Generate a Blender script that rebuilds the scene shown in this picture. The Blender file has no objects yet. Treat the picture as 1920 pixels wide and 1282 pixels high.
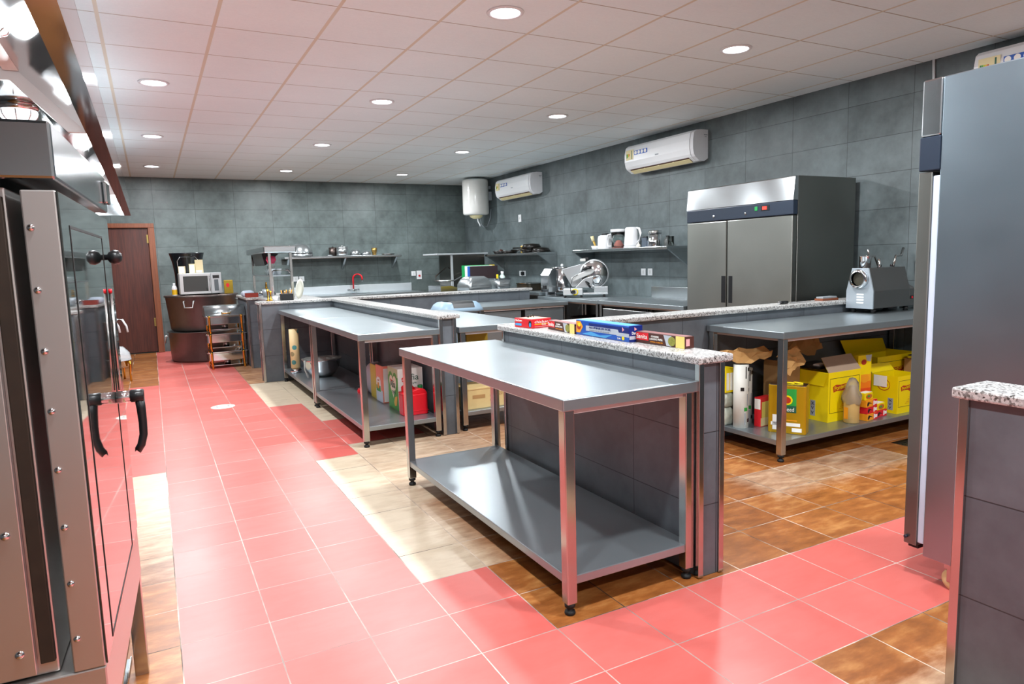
import bpy, bmesh, math, random
from mathutils import Vector, Matrix
random.seed(7)
S = bpy.context.scene
C = S.collection
PI = math.pi

# ------------------------------------------------------------------ camera, world, exposure
CAM_H = 1.3141
yaw, pitch, roll = 0.4832, -0.1213, -0.0292
fwd = Vector((math.sin(yaw)*math.cos(pitch), math.cos(yaw)*math.cos(pitch), math.sin(pitch)))
rgt = Vector((math.cos(yaw), -math.sin(yaw), 0))
upv = rgt.cross(fwd)
r2 = math.cos(roll)*rgt + math.sin(roll)*upv
u2 = -math.sin(roll)*rgt + math.cos(roll)*upv
cd = bpy.data.cameras.new('camera'); cam = bpy.data.objects.new('camera', cd); C.objects.link(cam)
cam.matrix_world = Matrix(((r2.x, u2.x, -fwd.x, 0), (r2.y, u2.y, -fwd.y, 0), (r2.z, u2.z, -fwd.z, CAM_H), (0, 0, 0, 1)))
cd.sensor_width = 36; cd.lens = 36*1278.0/1920; cd.clip_start = 0.05; cd.clip_end = 60
S.camera = cam
w = bpy.data.worlds.new('world'); S.world = w; w.use_nodes = True
w.node_tree.nodes['Background'].inputs[0].default_value = (0.5, 0.55, 0.6, 1)
w.node_tree.nodes['Background'].inputs[1].default_value = 0.05
S.view_settings.view_transform = 'Standard'; S.view_settings.look = 'None'
S.view_settings.gamma = 1; S.view_settings.use_curve_mapping = False
S.view_settings.exposure = 0.08
LAMP_W = 46.0          # every recessed ceiling lamp
HOOD_W = 8.0           # every bulkhead lamp in the hood

# ------------------------------------------------------------------ materials
def lin(h):
    h = h.lstrip('#')
    f = lambda v: v/12.92 if v <= .04045 else ((v+.055)/1.055)**2.4
    return tuple(f(int(h[i:i+2], 16)/255) for i in (0, 2, 4)) + (1,)
MATS = {}
class NT:
    def __init__(s, name):
        s.m = bpy.data.materials.new(name); s.m.use_nodes = True
        s.t = s.m.node_tree; s.b = s.t.nodes['Principled BSDF']
    def n(s, typ, **kw):
        x = s.t.nodes.new(typ)
        for k, v in kw.items(): setattr(x, k, v)
        return x
    def l(s, a, b): s.t.links.new(a, b)
    def math(s, op, a, b=None, c=None):
        x = s.n('ShaderNodeMath', operation=op)
        for i, v in enumerate((a, b, c)):
            if v is None: continue
            if isinstance(v, (int, float)): x.inputs[i].default_value = v
            else: s.l(v, x.inputs[i])
        return x.outputs[0]
    def mix(s, f, a, b, mode='MIX'):
        x = s.n('ShaderNodeMix', data_type='RGBA', blend_type=mode)
        for sock, v in ((x.inputs[0], f), (x.inputs[6], a), (x.inputs[7], b)):
            if isinstance(v, (int, float)): sock.default_value = v
            elif isinstance(v, tuple): sock.default_value = v
            else: s.l(v, sock)
        return x.outputs[2]
    def ramp(s, f, stops):
        x = s.n('ShaderNodeValToRGB'); e = x.color_ramp.elements
        while len(e) < len(stops): e.new(.5)
        for el, (p, c) in zip(e, stops): el.position = p; el.color = c
        s.l(f, x.inputs[0]); return x.outputs[0]
    def noise(s, vec=None, scale=5, detail=4, rough=.5):
        x = s.n('ShaderNodeTexNoise'); x.inputs['Scale'].default_value = scale
        x.inputs['Detail'].default_value = detail; x.inputs['Roughness'].default_value = rough
        if vec is not None: s.l(vec, x.inputs['Vector'])
        return x.outputs['Fac']
    def pos(s): return s.n('ShaderNodeNewGeometry').outputs['Position']
    def obj(s): return s.n('ShaderNodeTexCoord').outputs['Object']
    def bump(s, h, strength=.2, dist=.01):
        x = s.n('ShaderNodeBump'); x.inputs['Strength'].default_value = strength; x.inputs['Distance'].default_value = dist
        s.l(h, x.inputs['Height']); s.l(x.outputs[0], s.b.inputs['Normal'])
def P(name, col, rough=.5, metal=0, var=.06, vscale=9, emit=0, spec=.5, trans=0, alpha=1, coat=0, ior=1.45, bump=0):
    """plain procedural material: colour gently varied by noise"""
    if name in MATS: return MATS[name]
    q = NT(name); c = lin(col) if isinstance(col, str) else col
    f = q.noise(q.obj(), vscale, 4)
    lo = tuple(max(0, v*(1-var)) for v in c[:3])+(1,); hi = tuple(min(1, v*(1+var)) for v in c[:3])+(1,)
    q.l(q.mix(f, lo, hi), q.b.inputs['Base Color'])
    q.b.inputs['Roughness'].default_value = rough; q.b.inputs['Metallic'].default_value = metal
    q.b.inputs['Specular IOR Level'].default_value = spec; q.b.inputs['IOR'].default_value = ior
    q.b.inputs['Transmission Weight'].default_value = trans; q.b.inputs['Alpha'].default_value = alpha
    q.b.inputs['Coat Weight'].default_value = coat
    if emit:
        q.b.inputs['Emission Color'].default_value = c; q.b.inputs['Emission Strength'].default_value = emit
    if bump: q.bump(q.noise(q.obj(), vscale*4, 5), bump, .004)
    MATS[name] = q.m; return q.m
def steel(name, col='#c9ccce', r0=.2, r1=.38, stretch=(3, 60, 60), metal=1, aniso=0):
    q = NT(name); mp = q.n('ShaderNodeMapping'); q.l(q.obj(), mp.inputs[0]); mp.inputs['Scale'].default_value = tuple(min(v, 14) for v in stretch)
    f = q.noise(mp.outputs[0], 2.0, 6, .6); g = q.noise(q.obj(), 2.5, 5, .6)
    c = lin(col)
    q.l(q.mix(g, tuple(v*.9 for v in c[:3])+(1,), c), q.b.inputs['Base Color'])
    mr = q.n('ShaderNodeMapRange'); q.l(q.math('ADD', q.math('MULTIPLY', f, .3), q.math('MULTIPLY', g, .7)), mr.inputs[0])
    mr.inputs[1].default_value = .25; mr.inputs[2].default_value = .75; mr.inputs[3].default_value = r0; mr.inputs[4].default_value = r1
    q.l(mr.outputs[0], q.b.inputs['Roughness']); q.b.inputs['Metallic'].default_value = metal
    q.b.inputs['Anisotropic'].default_value = aniso
    if aniso:
        tg = q.n('ShaderNodeTangent', direction_type='RADIAL', axis='Z'); q.l(tg.outputs[0], q.b.inputs['Tangent']); q.b.inputs['Anisotropic Rotation'].default_value = 0.25
    MATS[name] = q.m; return q.m
def tiles(name, w, h, ox, oz, c1, c2, grout, rough=.42, oy=None):
    """large grey wall tiles, stack bond; the plane is taken from the face normal"""
    q = NT(name); g = q.n('ShaderNodeNewGeometry')
    sp = q.n('ShaderNodeSeparateXYZ'); q.l(g.outputs['Position'], sp.inputs[0])
    sn = q.n('ShaderNodeSeparateXYZ'); q.l(g.outputs['True Normal'], sn.inputs[0])
    isx = q.math('GREATER_THAN', q.math('ABSOLUTE', sn.outputs[0]), .5)
    ux = q.math('SUBTRACT', sp.outputs[0], ox); uy = q.math('SUBTRACT', sp.outputs[1], ox if oy is None else oy)
    u = q.math('ADD', q.math('MULTIPLY', isx, uy), q.math('MULTIPLY', q.math('SUBTRACT', 1, isx), ux))
    cb = q.n('ShaderNodeCombineXYZ'); q.l(u, cb.inputs[0]); q.l(q.math('SUBTRACT', sp.outputs[2], oz), cb.inputs[1])
    br = q.n('ShaderNodeTexBrick', offset=0, squash=1); q.l(cb.outputs[0], br.inputs['Vector'])
    br.inputs['Scale'].default_value = 1; br.inputs['Brick Width'].default_value = w; br.inputs['Row Height'].default_value = h
    br.inputs['Mortar Size'].default_value = .0022; br.inputs['Mortar Smooth'].default_value = .3
    br.inputs['Color1'].default_value = (.35, .35, .35, 1); br.inputs['Color2'].default_value = (.65, .65, .65, 1); br.inputs['Bias'].default_value = 0
    n1 = q.noise(g.outputs['Position'], 2.6, 8, .62); n2 = q.noise(g.outputs['Position'], 11, 6, .6)
    f = q.math('ADD', q.math('MULTIPLY', n1, .62), q.math('MULTIPLY', n2, .25))
    f = q.math('ADD', f, q.math('MULTIPLY', br.outputs['Color'], .22))
    col = q.ramp(f, [(.36, lin(c1)), (.68, lin(c2))])
    q.l(q.mix(br.outputs['Fac'], col, lin(grout)), q.b.inputs['Base Color'])
    rr = q.n('ShaderNodeMapRange'); q.l(n2, rr.inputs[0]); rr.inputs[3].default_value = rough-.08; rr.inputs[4].default_value = rough+.12
    q.l(rr.outputs[0], q.b.inputs['Roughness'])
    q.bump(q.math('SUBTRACT', q.math('MULTIPLY', n2, .15), br.outputs['Fac']), .35, .003)
    MATS[name] = q.m; return q.m
ST = steel('brushed_steel', '#c4c8ca', .17, .25)
STT = steel('worktop_steel', '#a6b0b4', .29, .36, (2, 14, 14), .84)
STS = steel('shelf_steel', '#9fa9ae', .29, .35, (14, 2, 14), .8)
STL = steel('leg_steel', '#c2c2c0', .15, .22, (6, 6, 2))
STF = steel('fridge_steel', '#868883', .29, .35, (1.5, 1.5, 14), .95, .8)
STA = steel('fascia_steel', '#b4b9bb', .18, .22, (1.5, 1.5, 6), 1, .8)
STP = steel('polished_steel', '#d6d8da', .05, .12, (4, 4, 4))
STH = steel('hood_steel', '#b9c1c4', .05, .11, (2, 2, 2))
STC = steel('housing_steel', '#aeb6ba', .12, .18, (2, 2, 2))
STB = P('satin_steel', '#a9aeb0', .24, .84, .05)
STD = steel('sooty_steel', '#6f625e', .3, .48, (5, 5, 14))
STO = steel('oven_steel', '#c4c0bc', .29, .34, (8, 8, 1.5), .85)
WALLB = tiles('back_wall_tiles', .593, .2955, .131, .18, '#3f4847', '#6a7675', '#2f3636')
WALLR = tiles('side_wall_tiles', .576, .2955, .0, .16, '#3e4647', '#687375', '#2d3334', oy=3.43-.576*12)
HWT = tiles('partition_tiles', .6, .3, .17, .0, '#474c51', '#656b71', '#2c2f33', oy=.02)
def granite():
    q = NT('speckled_granite'); p = q.obj()
    v = q.n('ShaderNodeTexVoronoi'); q.l(p, v.inputs['Vector']); v.inputs['Scale'].default_value = 170
    s = q.n('ShaderNodeSeparateColor'); q.l(v.outputs['Color'], s.inputs[0])
    n = q.noise(p, 90, 5, .7)
    f = q.math('ADD', q.math('MULTIPLY', s.outputs[0], .6), q.math('MULTIPLY', n, .5))
    q.l(q.ramp(f, [(.22, lin('#3a3634')), (.36, lin('#77736f')), (.5, lin('#a9a8a6')), (.8, lin('#c4c3c0'))]), q.b.inputs['Base Color'])
    q.b.inputs['Roughness'].default_value = .28; MATS['granite'] = q.m; return q.m
GRAN = granite()
def ceiling_mat():
    q = NT('ceiling_tiles'); p = q.pos(); sp = q.n('ShaderNodeSeparateXYZ'); q.l(p, sp.inputs[0])
    def line(c, off, width):
        t = q.math('ADD', q.math('DIVIDE', q.math('SUBTRACT', c, off), .6), 50.5)
        d = q.math('ABSOLUTE', q.math('SUBTRACT', q.math('FRACT', t), .5))
        return q.math('LESS_THAN', d, width/.6)
    tx = line(sp.outputs[0], -.1432, .0105); ty = line(sp.outputs[1], 4.5691, .0045)
    n = q.noise(p, 70, 6, .7); n2 = q.noise(p, 1.2, 3)
    wv = q.n('ShaderNodeMapping'); q.l(p, wv.inputs[0]); wv.inputs['Scale'].default_value = (6, 60, 1)
    n3 = q.noise(wv.outputs[0], 1.5, 4, .6)
    f = q.math('ADD', q.math('MULTIPLY', n, .35), q.math('ADD', q.math('MULTIPLY', n2, .4), q.math('MULTIPLY', n3, .25)))
    base = q.ramp(f, [(.3, lin('#dde9ec')), (.7, lin('#edf7f9'))])
    c = q.mix(ty, base, lin('#a39c90')); c = q.mix(tx, c, lin('#d3ccba'))
    q.l(c, q.b.inputs['Base Color']); q.b.inputs['Roughness'].default_value = .55
    q.bump(q.math('SUBTRACT', q.math('MULTIPLY', n, .3), q.math('MAXIMUM', tx, ty)), .3, .004)
    return q.m
TX0, TY0, TS, TSY = -.0104, 2.2577, .2979, .2979*.9777
def floor_mat(name, red):
    q = NT(name); p = q.pos(); sp = q.n('ShaderNodeSeparateXYZ'); q.l(p, sp.inputs[0])
    tu = q.math('ADD', q.math('DIVIDE', q.math('SUBTRACT', sp.outputs[0], TX0), TS), 100)
    tv = q.math('ADD', q.math('DIVIDE', q.math('SUBTRACT', sp.outputs[1], TY0), TSY), 100)
    def edge(t): return q.math('SUBTRACT', .5, q.math('ABSOLUTE', q.math('SUBTRACT', q.math('FRACT', t), .5)))
    wob = q.math('MULTIPLY', q.noise(p, 25, 3), .012)
    e = q.math('LESS_THAN', q.math('MINIMUM', edge(tu), edge(tv)), q.math('ADD', wob, .0012))
    cid = q.n('ShaderNodeCombineXYZ'); q.l(q.math('FLOOR', tu), cid.inputs[0]); q.l(q.math('FLOOR', tv), cid.inputs[1])
    wn = q.n('ShaderNodeTexWhiteNoise', noise_dimensions='2D'); q.l(cid.outputs[0], wn.inputs['Vector'])
    mp = q.n('ShaderNodeVectorMath', operation='MULTIPLY'); q.l(p, mp.inputs[0]); mp.inputs[1].default_value = (2.2, 6, 1)
    ad = q.n('ShaderNodeVectorMath', operation='ADD'); q.l(mp.outputs[0], ad.inputs[0]); q.l(wn.outputs['Color'], ad.inputs[1])
    n = q.noise(ad.outputs[0], 3.0, 8, .64)
    big = q.noise(p, 1.7, 5, .6)
    if red:
        f = q.math('ADD', q.math('MULTIPLY', n, .5), q.math('MULTIPLY', wn.outputs['Value'], .25))
        col = q.ramp(f, [(.2, lin('#c65c54')), (.75, lin('#d4716a'))])
    else:
        f = q.math('ADD', q.math('MULTIPLY', n, .85), q.math('MULTIPLY', wn.outputs['Value'], .12))
        brown = q.ramp(f, [(.25, lin('#6b3a18')), (.5, lin('#975a2a')), (.72, lin('#bd854c'))])
        at = q.n('ShaderNodeAttribute', attribute_name='beige_share')
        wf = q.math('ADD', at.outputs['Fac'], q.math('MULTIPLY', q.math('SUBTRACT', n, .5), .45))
        beige = q.ramp(n, [(.3, lin('#bfae95')), (.7, lin('#cfc0a8'))])
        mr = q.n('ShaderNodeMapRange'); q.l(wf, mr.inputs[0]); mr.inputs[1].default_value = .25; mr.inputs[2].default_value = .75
        col = q.mix(mr.outputs[0], brown, beige)
    gc = q.ramp(big, [(.35, lin('#80706a')), (.66, lin('#d3bfb5'))]) if red else q.ramp(big, [(.40, lin('#40342c')), (.6, lin('#dccbb9'))])
    q.l(q.mix(e, col, gc), q.b.inputs['Base Color'])
    rr = q.n('ShaderNodeMapRange'); q.l(big, rr.inputs[0]); rr.inputs[3].default_value = .29; rr.inputs[4].default_value = .44
    q.l(q.math('ADD', rr.outputs[0], q.math('MULTIPLY', e, .3)), q.b.inputs['Roughness'])
    q.b.inputs['Specular IOR Level'].default_value = .5
    q.bump(q.math('SUBTRACT', q.math('MULTIPLY', n, .12), e), .3, .003)
    return q.m
def wood(name, c1, c2):
    q = NT(name); mp = q.n('ShaderNodeMapping'); q.l(q.obj(), mp.inputs[0]); mp.inputs['Scale'].default_value = (30, 30, 1.6)
    f = q.noise(mp.outputs[0], 1.6, 6, .6)
    q.l(q.ramp(f, [(.3, lin(c1)), (.7, lin(c2))]), q.b.inputs['Base Color']); q.b.inputs['Roughness'].default_value = .38
    return q.m
WD = wood('dark_wood', '#3a1a14', '#5d2c20'); WF = wood('frame_wood', '#6b3a26', '#8f5436')
BLK = P('black_plastic', '#17181a', .35); RUB = P('black_rubber', '#141414', .6); DKB = P('navy_plastic', '#1e2a3a', .4)
WHT = P('white_plastic', '#e6e8ea', .3, var=.02); GRYP = P('grey_plastic', '#8f979c', .45)
GOLD = P('gold_metal', '#d9a441', .18, 1, .05); RED = P('red_plastic', '#d01825', .3); REDC = P('red_card', '#d8202a', .45)
YEL = P('yellow_card', '#f0d400', .45, var=.03); YELD = P('gold_tin', '#b98f14', .3, .35)
CARD = P('cardboard', '#a77f4f', .8, var=.1, bump=.1); CARDL = P('pale_cardboard', '#c9ae78', .75, var=.08)
CARDI = P('card_inside', '#a58d78', .8); KRAFT = P('kraft_paper', '#b58a52', .75, var=.1, bump=.15)
GRN = P('green_print', '#2f9a3f', .4); DGRN = P('dark_green_print', '#1f5a45', .45); WPR = P('white_print', '#f1f0ea', .45, var=.02)
BLU = P('blue_card', '#1653b0', .3); DBLU = P('dark_blue_card', '#15256e', .3); LBLU = P('light_blue_print', '#4aa0d8', .4)
SIL = P('silver_print', '#c5ccd6', .35, .3); BRN = P('brown_card', '#4a2720', .45); ORG = P('orange_print', '#ee9a1d', .45)
DRD = P('dark_red_print', '#b0331a', .45); BKP = P('black_print', '#1c1a18', .5); GYP = P('grey_print', '#9aa0a6', .5)
CRM = P('cream_print', '#e6d9a8', .5); SALM = P('salmon_print', '#e98a72', .4); PINK = P('pink_print', '#e39a9a', .5)
TAN = P('peanut_sauce', '#c9a767', .35); FILM = P('white_film_roll', '#dedfd6', .4, var=.03)
GLASS = P('clear_glass', '#f4faf8', .03, var=.01, trans=1); WRAP = P('clear_wrap', '#f2efe8', .2, var=.05, vscale=40, trans=.85, bump=.8)
CREAMW = P('cream_wheel', '#d8c48e', .5); PANB = P('black_pan', '#16120f', .28); BIN = P('blue_grey_plastic', '#7f97a9', .4)
GASK = P('pale_gasket', '#c4d2e4', .5); RUST = P('rusty_black', '#2a2016', .6, var=.5, vscale=20)
POT = P('blackened_pot', '#6e6a68', .38, .65, .4, 5); LAMPW = P('lamp_glow', '#f4f8ff', .4, emit=14, var=0)
DIFF = P('downlight_diffuser', '#eef4ff', .4, emit=16, var=0); REDL = P('red_display', '#ff2a20', .4, emit=3, var=0)
GLD = P('oven_glass', '#1b2422', .03, var=.02, spec=.9, coat=1)
LGLASS = P('lamp_glass', '#e8eef2', .15, emit=1.4, var=.02)

# ------------------------------------------------------------------ mesh builder
class MB:
    def __init__(s): s.bm = bmesh.new(); s.ms = []
    def mi(s, m):
        if m not in s.ms: s.ms.append(m)
        return s.ms.index(m)
    def face(s, pts, m, smooth=False):
        f = s.bm.faces.new([s.bm.verts.new(p) for p in pts]); f.material_index = s.mi(m); f.smooth = smooth; return f
    def box(s, x0, x1, y0, y1, z0, z1, m, bev=0, M=None, seg=2):
        t = bmesh.new(); bmesh.ops.create_cube(t, size=1)
        for v in t.verts: v.co = Vector(((x0+x1)/2+v.co.x*(x1-x0), (y0+y1)/2+v.co.y*(y1-y0), (z0+z1)/2+v.co.z*(z1-z0)))
        if bev: bmesh.ops.bevel(t, geom=t.edges[:], offset=bev, segments=seg, affect='EDGES', profile=.5)
        s.add(t, m, M); return s
    def add(s, t, m, M=None, smooth=None):
        i = s.mi(m); mp = {}
        for v in t.verts: mp[v] = s.bm.verts.new(M @ v.co if M else v.co)
        for f in t.faces:
            try: g = s.bm.faces.new([mp[v] for v in f.verts])
            except ValueError: continue
            g.material_index = i; g.smooth = f.smooth if smooth is None else smooth
        t.free()
    def lathe(s, prof, c, m, seg=32, axis='z', M=None, arc=None):
        c = Vector(c); rings = []
        def pt(r, h, a):
            x, y = r*math.cos(a), r*math.sin(a)
            v = Vector((x, y, h)) if axis == 'z' else (Vector((h, x, y)) if axis == 'x' else Vector((x, h, y)))
            v = c+v; return M @ v if M else v
        n = seg
        for r, h in prof:
            if r < 1e-6: rings.append([s.bm.verts.new(pt(0, h, 0))])
            else: rings.append([s.bm.verts.new(pt(r, h, 2*PI*k/n)) for k in range(n)])
        i = s.mi(m)
        for a, b in zip(rings, rings[1:]):
            for k in range(n):
                k2 = (k+1) % n
                if len(a) == 1 and len(b) == 1: continue
                vs = [a[0], b[k2], b[k]] if len(a) == 1 else ([a[k], a[k2], b[0]] if len(b) == 1 else [a[k], a[k2], b[k2], b[k]])
                f = s.bm.faces.new(vs); f.material_index = i; f.smooth = True
        return s
    def cyl(s, c, r, h, m, seg=24, axis='z', M=None, r2=None):
        r2 = r if r2 is None else r2; e = min(r, r2, abs(h))*.08
        return s.lathe([(0, 0), (r-e, 0), (r, e), (r2, h-e), (r2-e, h), (0, h)], c, m, seg, axis, M)
    def tube(s, pts, r, m, seg=8, M=None, cap=True):
        pts = [Vector(p) for p in pts]; rings = []; i = s.mi(m); ref = None
        for k, p in enumerate(pts):
            d = (pts[min(k+1, len(pts)-1)]-pts[max(k-1, 0)]).normalized()
            if ref is None: ref = Vector((0, 0, 1)) if abs(d.z) < .9 else Vector((1, 0, 0))
            a = d.cross(ref).normalized(); b = d.cross(a).normalized(); ref = -b if False else ref
            rr = r[k] if isinstance(r, (list, tuple)) else r
            rings.append([s.bm.verts.new((M @ q) if M else q) for q in (p+rr*(math.cos(2*PI*j/seg)*a+math.sin(2*PI*j/seg)*b) for j in range(seg))])
        for A, B in zip(rings, rings[1:]):
            for j in range(seg):
                f = s.bm.faces.new([A[j], A[(j+1) % seg], B[(j+1) % seg], B[j]]); f.material_index = i; f.smooth = True
        if cap:
            for R in (rings[0][::-1], rings[-1]): f = s.bm.faces.new(R); f.material_index = i
        return s
    def prism(s, out, axis, a, b, m, M=None, bev=0):
        """extrude a 2D outline along an axis (x: outline is y,z; y: outline is x,z; z: outline is x,y)"""
        def pt(u, v, t): return Vector((t, u, v)) if axis == 'x' else (Vector((u, t, v)) if axis == 'y' else Vector((u, v, t)))
        t = bmesh.new(); A = [t.verts.new(pt(u, v, a)) for u, v in out]; B = [t.verts.new(pt(u, v, b)) for u, v in out]
        n = len(out); t.faces.new(A[::-1]); t.faces.new(B)
        for k in range(n): t.faces.new([A[k], A[(k+1) % n], B[(k+1) % n], B[k]])
        bmesh.ops.recalc_face_normals(t, faces=t.faces[:])
        if bev: bmesh.ops.bevel(t, geom=t.edges[:], offset=bev, segments=2, affect='EDGES', profile=.5)
        s.add(t, m, M); return s
    def build(s, name, parent=None, loc=None, solid=0, sub=0, recalc=True):
        if recalc: bmesh.ops.recalc_face_normals(s.bm, faces=s.bm.faces[:])
        me = bpy.data.meshes.new(name); s.bm.to_mesh(me); s.bm.free()
        for m in s.ms: me.materials.append(m)
        o = bpy.data.objects.new(name, me); C.objects.link(o)
        if parent: o.parent = parent
        if loc: o.location = loc
        if solid:
            md = o.modifiers.new('solid', 'SOLIDIFY'); md.thickness = solid; md.offset = 0
        if sub:
            md = o.modifiers.new('sub', 'SUBSURF'); md.levels = sub; md.render_levels = sub
        return o
def tag(o, label, cat, group=None):
    o['label'] = label; o['category'] = cat
    if group: o['group'] = group
    return o
def thing(name, label, cat, loc=(0, 0, 0), rz=0, group=None):
    o = bpy.data.objects.new(name, None); C.objects.link(o); o.location = loc; o.rotation_euler = (0, 0, rz)
    o.empty_display_size = .1
    return tag(o, label, cat, group)
def struct(o): o['kind'] = 'structure'; return o
def bx(name, parent, x0, x1, y0, y1, z0, z1, m, bev=0): return MB().box(x0, x1, y0, y1, z0, z1, m, bev).build(name, parent)
def rrect(x0, x1, y0, y1, r, n=5):
    out = []
    for cx, cy, a0 in ((x1-r, y1-r, 0), (x0+r, y1-r, PI/2), (x0+r, y0+r, PI), (x1-r, y0+r, 1.5*PI)):
        for k in range(n+1):
            a = a0+PI/2*k/n; out.append((cx+r*math.cos(a), cy+r*math.sin(a)))
    return out
def text(parent, s, o, u, v, width, height, m, name='lettering'):
    """flat raised lettering filling width x height; o = lower left corner, u right, v up (parent space)"""
    cu = bpy.data.curves.new('t', 'FONT'); cu.body = s; cu.extrude = .02; cu.resolution_u = 3
    tmp = bpy.data.objects.new('t', cu); C.objects.link(tmp)
    dg = bpy.context.evaluated_depsgraph_get(); me = bpy.data.meshes.new_from_object(tmp.evaluated_get(dg))
    bpy.data.objects.remove(tmp); bpy.data.curves.remove(cu); me.name = name
    xs = [q.co.x for q in me.vertices]; ys = [q.co.y for q in me.vertices]
    x0, x1, y0, y1 = min(xs), max(xs), min(ys), max(ys)
    u = Vector(u).normalized(); v = Vector(v).normalized(); nn = u.cross(v); o = Vector(o)
    for q in me.vertices:
        q.co = o+u*((q.co.x-x0)/(x1-x0)*width)+v*((q.co.y-y0)/(y1-y0)*height)+nn*(.0012+q.co.z*.03)
    me.materials.clear(); me.materials.append(m)
    ob = bpy.data.objects.new(name, me); C.objects.link(ob); ob.parent = parent; return ob
def patch(parent, name, o, u, v, w, h, m, lift=.0008, shape=None):
    """a printed patch or sticker lying on a face"""
    u = Vector(u).normalized(); v = Vector(v).normalized(); n = u.cross(v); o = Vector(o)+n*lift
    b = MB(); pts = shape or [(0, 0), (1, 0), (1, 1), (0, 1)]
    A = [o+u*(a*w)+v*(c*h) for a, c in pts]; B = [q-n*lift*1.5 for q in A]
    b.face(A, m)
    for k in range(len(A)): b.face([A[k], B[k], B[(k+1) % len(A)], A[(k+1) % len(A)]], m)
    return b.build(name, parent, recalc=False)
CIRC = [(.5+.5*math.cos(2*PI*k/24), .5+.5*math.sin(2*PI*k/24)) for k in range(24)]
HEART = []
for k in range(40):
    t = 2*PI*k/40
    HEART.append((.5+.5*math.sin(t)**3, .5+(13*math.cos(t)-5*math.cos(2*t)-2*math.cos(3*t)-math.cos(4*t)+2.5)/30))
def children(o): return [c for c in bpy.data.objects if c.parent == o]
def dup(root, loc, rz, label, group=None):
    r = root.copy(); C.objects.link(r); r.location = loc; r.rotation_euler = (0, 0, rz); r['label'] = label
    if group: r['group'] = group
    for ch in children(root):
        c = ch.copy(); C.objects.link(c); c.parent = r
        for g in children(ch):
            d = g.copy(); C.objects.link(d); d.parent = c
    return r

# ------------------------------------------------------------------ the room
H = 2.737; XL, XR, YF, YB = -1.75, 5.45, -3.0, 12.2
struct(bx('wall_back', None, XL-.2, XR+.2, YB, YB+.2, -.05, H+.1, WALLB))
struct(bx('wall_right', None, XR, XR+.2, YF, YB, -.05, H+.1, WALLR))
struct(bx('wall_left', None, XL-.2, XL, YF, YB, -.05, H+.1, WALLR))
struct(bx('wall_front', None, XL-.2, XR+.2, YF-.2, YF, -.05, H+.1, P('front_wall_paint', '#c4c6c4', .6)))
cb = MB(); cb.face([(XL-.2, YF-.2, H), (XL-.2, YB+.2, H), (XR+.2, YB+.2, H), (XR+.2, YF-.2, H)], ceiling_mat())
struct(cb.build('ceiling', recalc=False))
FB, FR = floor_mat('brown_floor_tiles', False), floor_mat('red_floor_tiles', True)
def is_red(c, r):
    if c in (0, 1, 2): return True
    if c == -1: return (9 <= r < 22) or r < -6
    if c <= -2: return 10 <= r < 20
    if c == 3: return r <= 0 or 8 <= r < 15
    if c == 4: return r <= -2 or 9 <= r < 12
    if c == 5: return r <= -2 or r in (9, 10)
    return r in (-2, -3)
def beige_share(x, y):  # how far the brown tiles shift to beige, by floor position
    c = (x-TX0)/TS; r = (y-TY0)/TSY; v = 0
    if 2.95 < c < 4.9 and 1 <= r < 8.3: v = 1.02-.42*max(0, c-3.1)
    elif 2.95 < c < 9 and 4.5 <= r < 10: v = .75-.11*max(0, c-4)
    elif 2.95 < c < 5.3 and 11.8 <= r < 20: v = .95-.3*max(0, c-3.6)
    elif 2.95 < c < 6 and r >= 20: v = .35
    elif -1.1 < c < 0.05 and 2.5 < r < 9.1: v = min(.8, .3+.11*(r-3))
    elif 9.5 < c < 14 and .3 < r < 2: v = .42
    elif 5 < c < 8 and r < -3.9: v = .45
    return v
fb = MB(); lay = fb.bm.loops.layers.float_color.new('beige_share')
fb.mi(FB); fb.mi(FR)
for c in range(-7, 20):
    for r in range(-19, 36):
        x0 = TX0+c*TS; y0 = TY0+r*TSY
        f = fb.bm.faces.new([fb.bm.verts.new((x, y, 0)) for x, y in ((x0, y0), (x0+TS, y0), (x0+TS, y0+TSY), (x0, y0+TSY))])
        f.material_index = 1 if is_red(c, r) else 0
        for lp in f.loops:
            k = beige_share(x0+TS/2+(lp.vert.co.x-x0-TS/2)*.96, y0+TSY/2+(lp.vert.co.y-y0-TSY/2)*.96); lp[lay] = (k, k, k, 1)
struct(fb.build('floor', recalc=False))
# door in the back wall
dr = struct(MB().box(-.66, .02, YB-.05, YB-.01, .02, 1.95, WD, .004).build('door_1'))
fm = MB()
for a in ((-.74, -.665, 0, 2.02), (.025, .115, 0, 2.02)): fm.box(a[0], a[1], YB-.09, YB, a[2], a[3], WF, .006)
fm.box(-.74, .115, YB-.095, YB, 1.955, 2.025, WF, .006); fm.build('door_frame', dr)
for z in (.42, 1.72):
    MB().box(-.002, .03, YB-.058, YB-.049, z, z+.13, P('old_brass', '#9a8650', .4, .8), .002).build('hinge', dr)
MB().cyl((-.6, YB-.11, 1.0), .02, .06, GOLD, axis='y').build('door_knob', dr)
MB().box(-.6, -.57, YB-.056, YB-.049, 1.84, 1.93, STP, .002).build('door_bolt', dr)

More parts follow.
